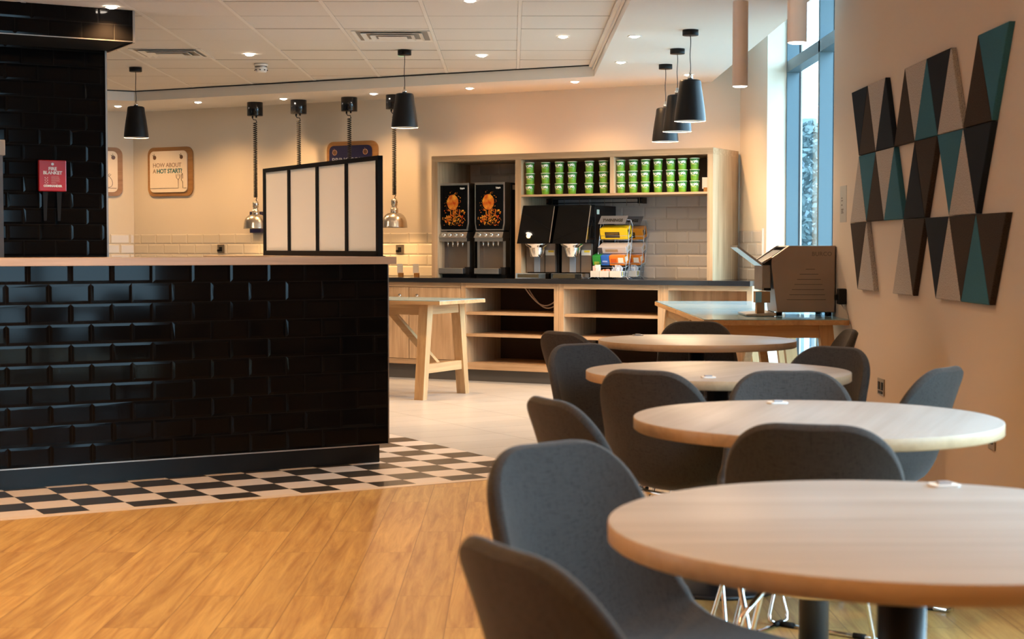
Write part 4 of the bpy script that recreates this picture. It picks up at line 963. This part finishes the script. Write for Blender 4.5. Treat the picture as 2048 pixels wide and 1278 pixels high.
# black pendants
pd0 = None
def pendant(x, y, z, zt, zb, lab):
    t = thing('black_pendant', lab, 'pendant light', (x, y, 0), 0, 'black bell pendants')
    h = zt-zb
    MB().lathe([(.0,z),(.052,z),(.052,z-.034),(.050,z-.036),(.0,z-.036)], n=28).build('canopy', BLACKM, t)
    pts = [(.002*math.sin(i*.9), .0015*math.cos(i*1.3), z-.036-(z-.036-zt-.045)*i/10) for i in range(11)]
    MB().tube(pts, .0028, 6).build('cord', BLACKM, t)
    MB().lathe([(.0,zt+.05),(.008,zt+.05),(.010,zt+.03),(.017,zt+.028),(.018,zt),(.0,zt)], n=16).build('lamp_holder', CHROME, t)
    pr = [(.055,1.0),(.066,.985),(.070,.95),(.074,.80),(.085,.55),(.094,.30),(.100,.10),(.101,.0)]
    s_ = MB().lathe([(0,zb+h)]+[(r, zb+h*k) for r, k in pr], n=40).build('shade', BLACKM, t)
    MB().lathe([(r-.003, zb+.001+h*k*.97) for r, k in pr]+[(.0,zb+h*.95)], n=40).lathe([(.098,zb+.001),(.101,zb-.001)], n=40).build('inner_shade', WHITEIN, s_)
    MB().lathe([(.0,zb+.045),(.03,zb+.05),(.045,zb+.08),(.03,zb+.12),(.015,zb+.2)], n=20).build('bulb', LENSP, t)
    l = bpy.data.lights.new('bulb_glow', 'POINT'); l.energy = 22; l.color = (1, .72, .45); l.shadow_soft_size = .02
    o = bpy.data.objects.new('bulb_glow', l); C.objects.link(o); o.parent = t; o.location = (0, 0, zb+.02)
pendant(1.15, 10.383, ZR, 2.25, 1.986, 'black bell pendant, nearest of three in a row'); pendant(1.168, 11.37, ZR, 2.247, 1.99, 'black bell pendant, middle of three in a row'); pendant(1.176, 12.328, ZR, 2.238, 1.983, 'black bell pendant, furthest of three in a row')
pendant(-.817, 12.234, ZT, 2.34, 2.083, 'single black bell pendant hanging before the last heat lamp cord'); pendant(-3.13, 13.383, ZT, 2.342, 2.085, 'single black bell pendant beside the black tiled wall')
# tube pendants
for (x, y, l_) in ((1.134, 8.0, 'pale tube pendant, the farther one hanging clear of the window'), (1.115, 6.3, 'pale tube pendant, the nearer one hanging in front of the window'), (1.1, 4.6, 'pale tube pendant over the second table, above the view'), (1.08, 2.9, 'pale tube pendant over the nearest table, above the view')):
    t = thing('tube_pendant', l_, 'pendant light', (x, y, 0), 0, 'pale tube pendants')
    MB().lathe([(.0,2.39),(.037,2.39),(.0385,2.385),(.0385,1.972),(.0365,1.970),(.0355,1.985),(.0355,2.0)], n=32).build('tube', PINKTUBE, t)
    MB().lathe([(.0,1.966),(.028,1.967),(.0352,1.971),(.0354,1.98)], n=24).build('lens', LENS if False else mat('tube_lens', (1,.95,.9), .3, emit=(1,.86,.75), es=10), t)
    MB().tube([(-.012,0,2.39),(-.012,0,ZR-.02)], .0012, 5).tube([(.012,0,2.39),(.012,0,ZR-.02)], .0018, 5).build('suspension', DSTEEL, t); MB().cyl((0,0,ZR-.02), .04, .02, 20).build('canopy', PINKTUBE, t)
    spot(t, (0,0,1.955), 16, 1.6, .8, .02)
# heat lamps
for i, (s, c_) in enumerate(((9.551, 12.50), (9.035, 12.50), (8.457, 12.50), (7.962, 12.50))):
    lab = ['rise and fall heat lamp with silver dome, left of the frosted screen', 'heat lamp with coiled black cord, second from the left, dome behind screen', 'heat lamp with coiled black cord in front of the navy sign', 'rise and fall heat lamp with silver dome, right of the frosted screen'][i]
    t = thing('heat_lamp', lab, 'heat lamp', B(s, c_, 0), RB, 'rise and fall heat lamps')
    MB().lathe([(.0,ZR),(.074,ZR),(.076,ZR-.004),(.076,ZR-.128),(.074,ZR-.131),(.0,ZR-.131)], n=32).build('canopy', mat('black_gloss_metal', (.008,.008,.009), .15), t)
    MB().cyl((.03,-.02,ZR-.15), .008, .02, 10).cyl((-.03,0,ZR-.15), .008, .02, 10).build('cord_grip', BLACKP, t)
    z0, z1 = ZR-.19, 1.655; n = 46; pts = [(-.03,0,ZR-.15),(-.02,0,ZR-.165),(.012,0,ZR-.17)]
    tot = n*10
    for k in range(tot+1):
        f_ = k/tot; a = 2*math.pi*k/10; zz = z0+(z1-z0)*(1-(1-f_)**1.25) if False else z0+(z1-z0)*(f_*1.28-.28*f_*f_)
        pts.append((.017*math.cos(a), .017*math.sin(a), zz))
    pts += [(.004,0,1.63),(.02,0,1.61),(.03,0,1.585),(.018,0,1.57)]
    MB().tube(pts, .0042, 5).build('coiled_cord', BLACKP, t)
    MB().lathe([(.0,1.615),(.026,1.613),(.030,1.60),(.030,1.56),(.024,1.555),(.024,1.535),(.034,1.53),(.036,1.50),(.036,1.49)], n=24).build('lamp_holder', ALU, t)
    MB().lathe([(.036,1.49),(.060,1.485),(.085,1.468),(.105,1.44),(.115,1.405),(.119,1.36),(.121,1.353),(.117,1.353),(.113,1.40),(.10,1.438),(.07,1.47),(.0,1.48)], n=40).build('dome_shade', ALU, t)
    spot(t, (0,0,1.40), 13, 2.8, 1, .04, (1, .58, .24))
# ceiling fittings
def vent(x, y, lab, rz=0):
    t = thing('ceiling_vent', lab, 'air vent', (x, y, ZT), rz, 'square ceiling vents'); w = .275
    f_ = MB()
    for k, (a, z0_) in enumerate(((.275, -.004), (.215, -.012), (.155, -.018))):
        b_ = a-.03 if k else a-.035
        for (p_, q_) in (((-a,-a),(a,-a)), ((a,-a),(a,a)), ((a,a),(-a,a)), ((-a,a),(-a,-a))):
            pi_, qi_ = (p_[0]*b_/a, p_[1]*b_/a), (q_[0]*b_/a, q_[1]*b_/a)
            f_.hexa([(*p_, z0_),(*q_, z0_),(*qi_, z0_+.014),(*pi_, z0_+.014)], [(*p_, z0_+.004),(*q_, z0_+.004),(*qi_, z0_+.018),(*pi_, z0_+.018)])
    f_.build('louvre_frame', CEILG, t); MB().box(-.10, .10, -.10, .10, -.02, -.016).build('centre_plate', CEILG, t); MB().box(-.25, .25, -.25, .25, .002, .003).build('duct_dark', mat('duct_inside', (.30,.27,.24), .9), t)
vent(-2.62, 12.40, 'square ceiling vent near the black tiled wall'); vent(-.84, 11.41, 'square ceiling vent above the central black pendant')
sd = thing('smoke_detector', 'white smoke detector on the ceiling between the two vents', 'smoke detector', (-2.047, 13.129, ZT)); MB().lathe([(.0,-.0),(.055,-.0),(.057,-.012),(.050,-.018)], n=28).build('base', WHITEP, sd)
MB().lathe([(.050,-.02),(.050,-.05),(.042,-.068),(.0,-.07)], n=28).build('head', WHITEP, sd); MB().lathe([(.0485,-.016),(.0505,-.018),(.0505,-.030),(.0485,-.031)], n=28).build('vent_band', DSTEEL, sd)
sp_ = MB()
for a in range(0, 360, 45): sp_.box(.0495*math.cos(R(a))-.005, .0495*math.cos(R(a))+.005, .0495*math.sin(R(a))-.005, .0495*math.sin(R(a))+.005, -.055, -.047)
sp_.build('slots', BLACKP, sd)
el = thing('indicator_light', 'tiny green indicator on the ceiling behind the central pendant', 'indicator', (-.86, 12.55, ZT)); MB().lathe([(.0,-.008),(.02,-.006),(.03,0)], n=18).build('disc', mat('green_indicator', (.4,.6,.4), .4, emit=(.3,1,.5), es=.4), el)
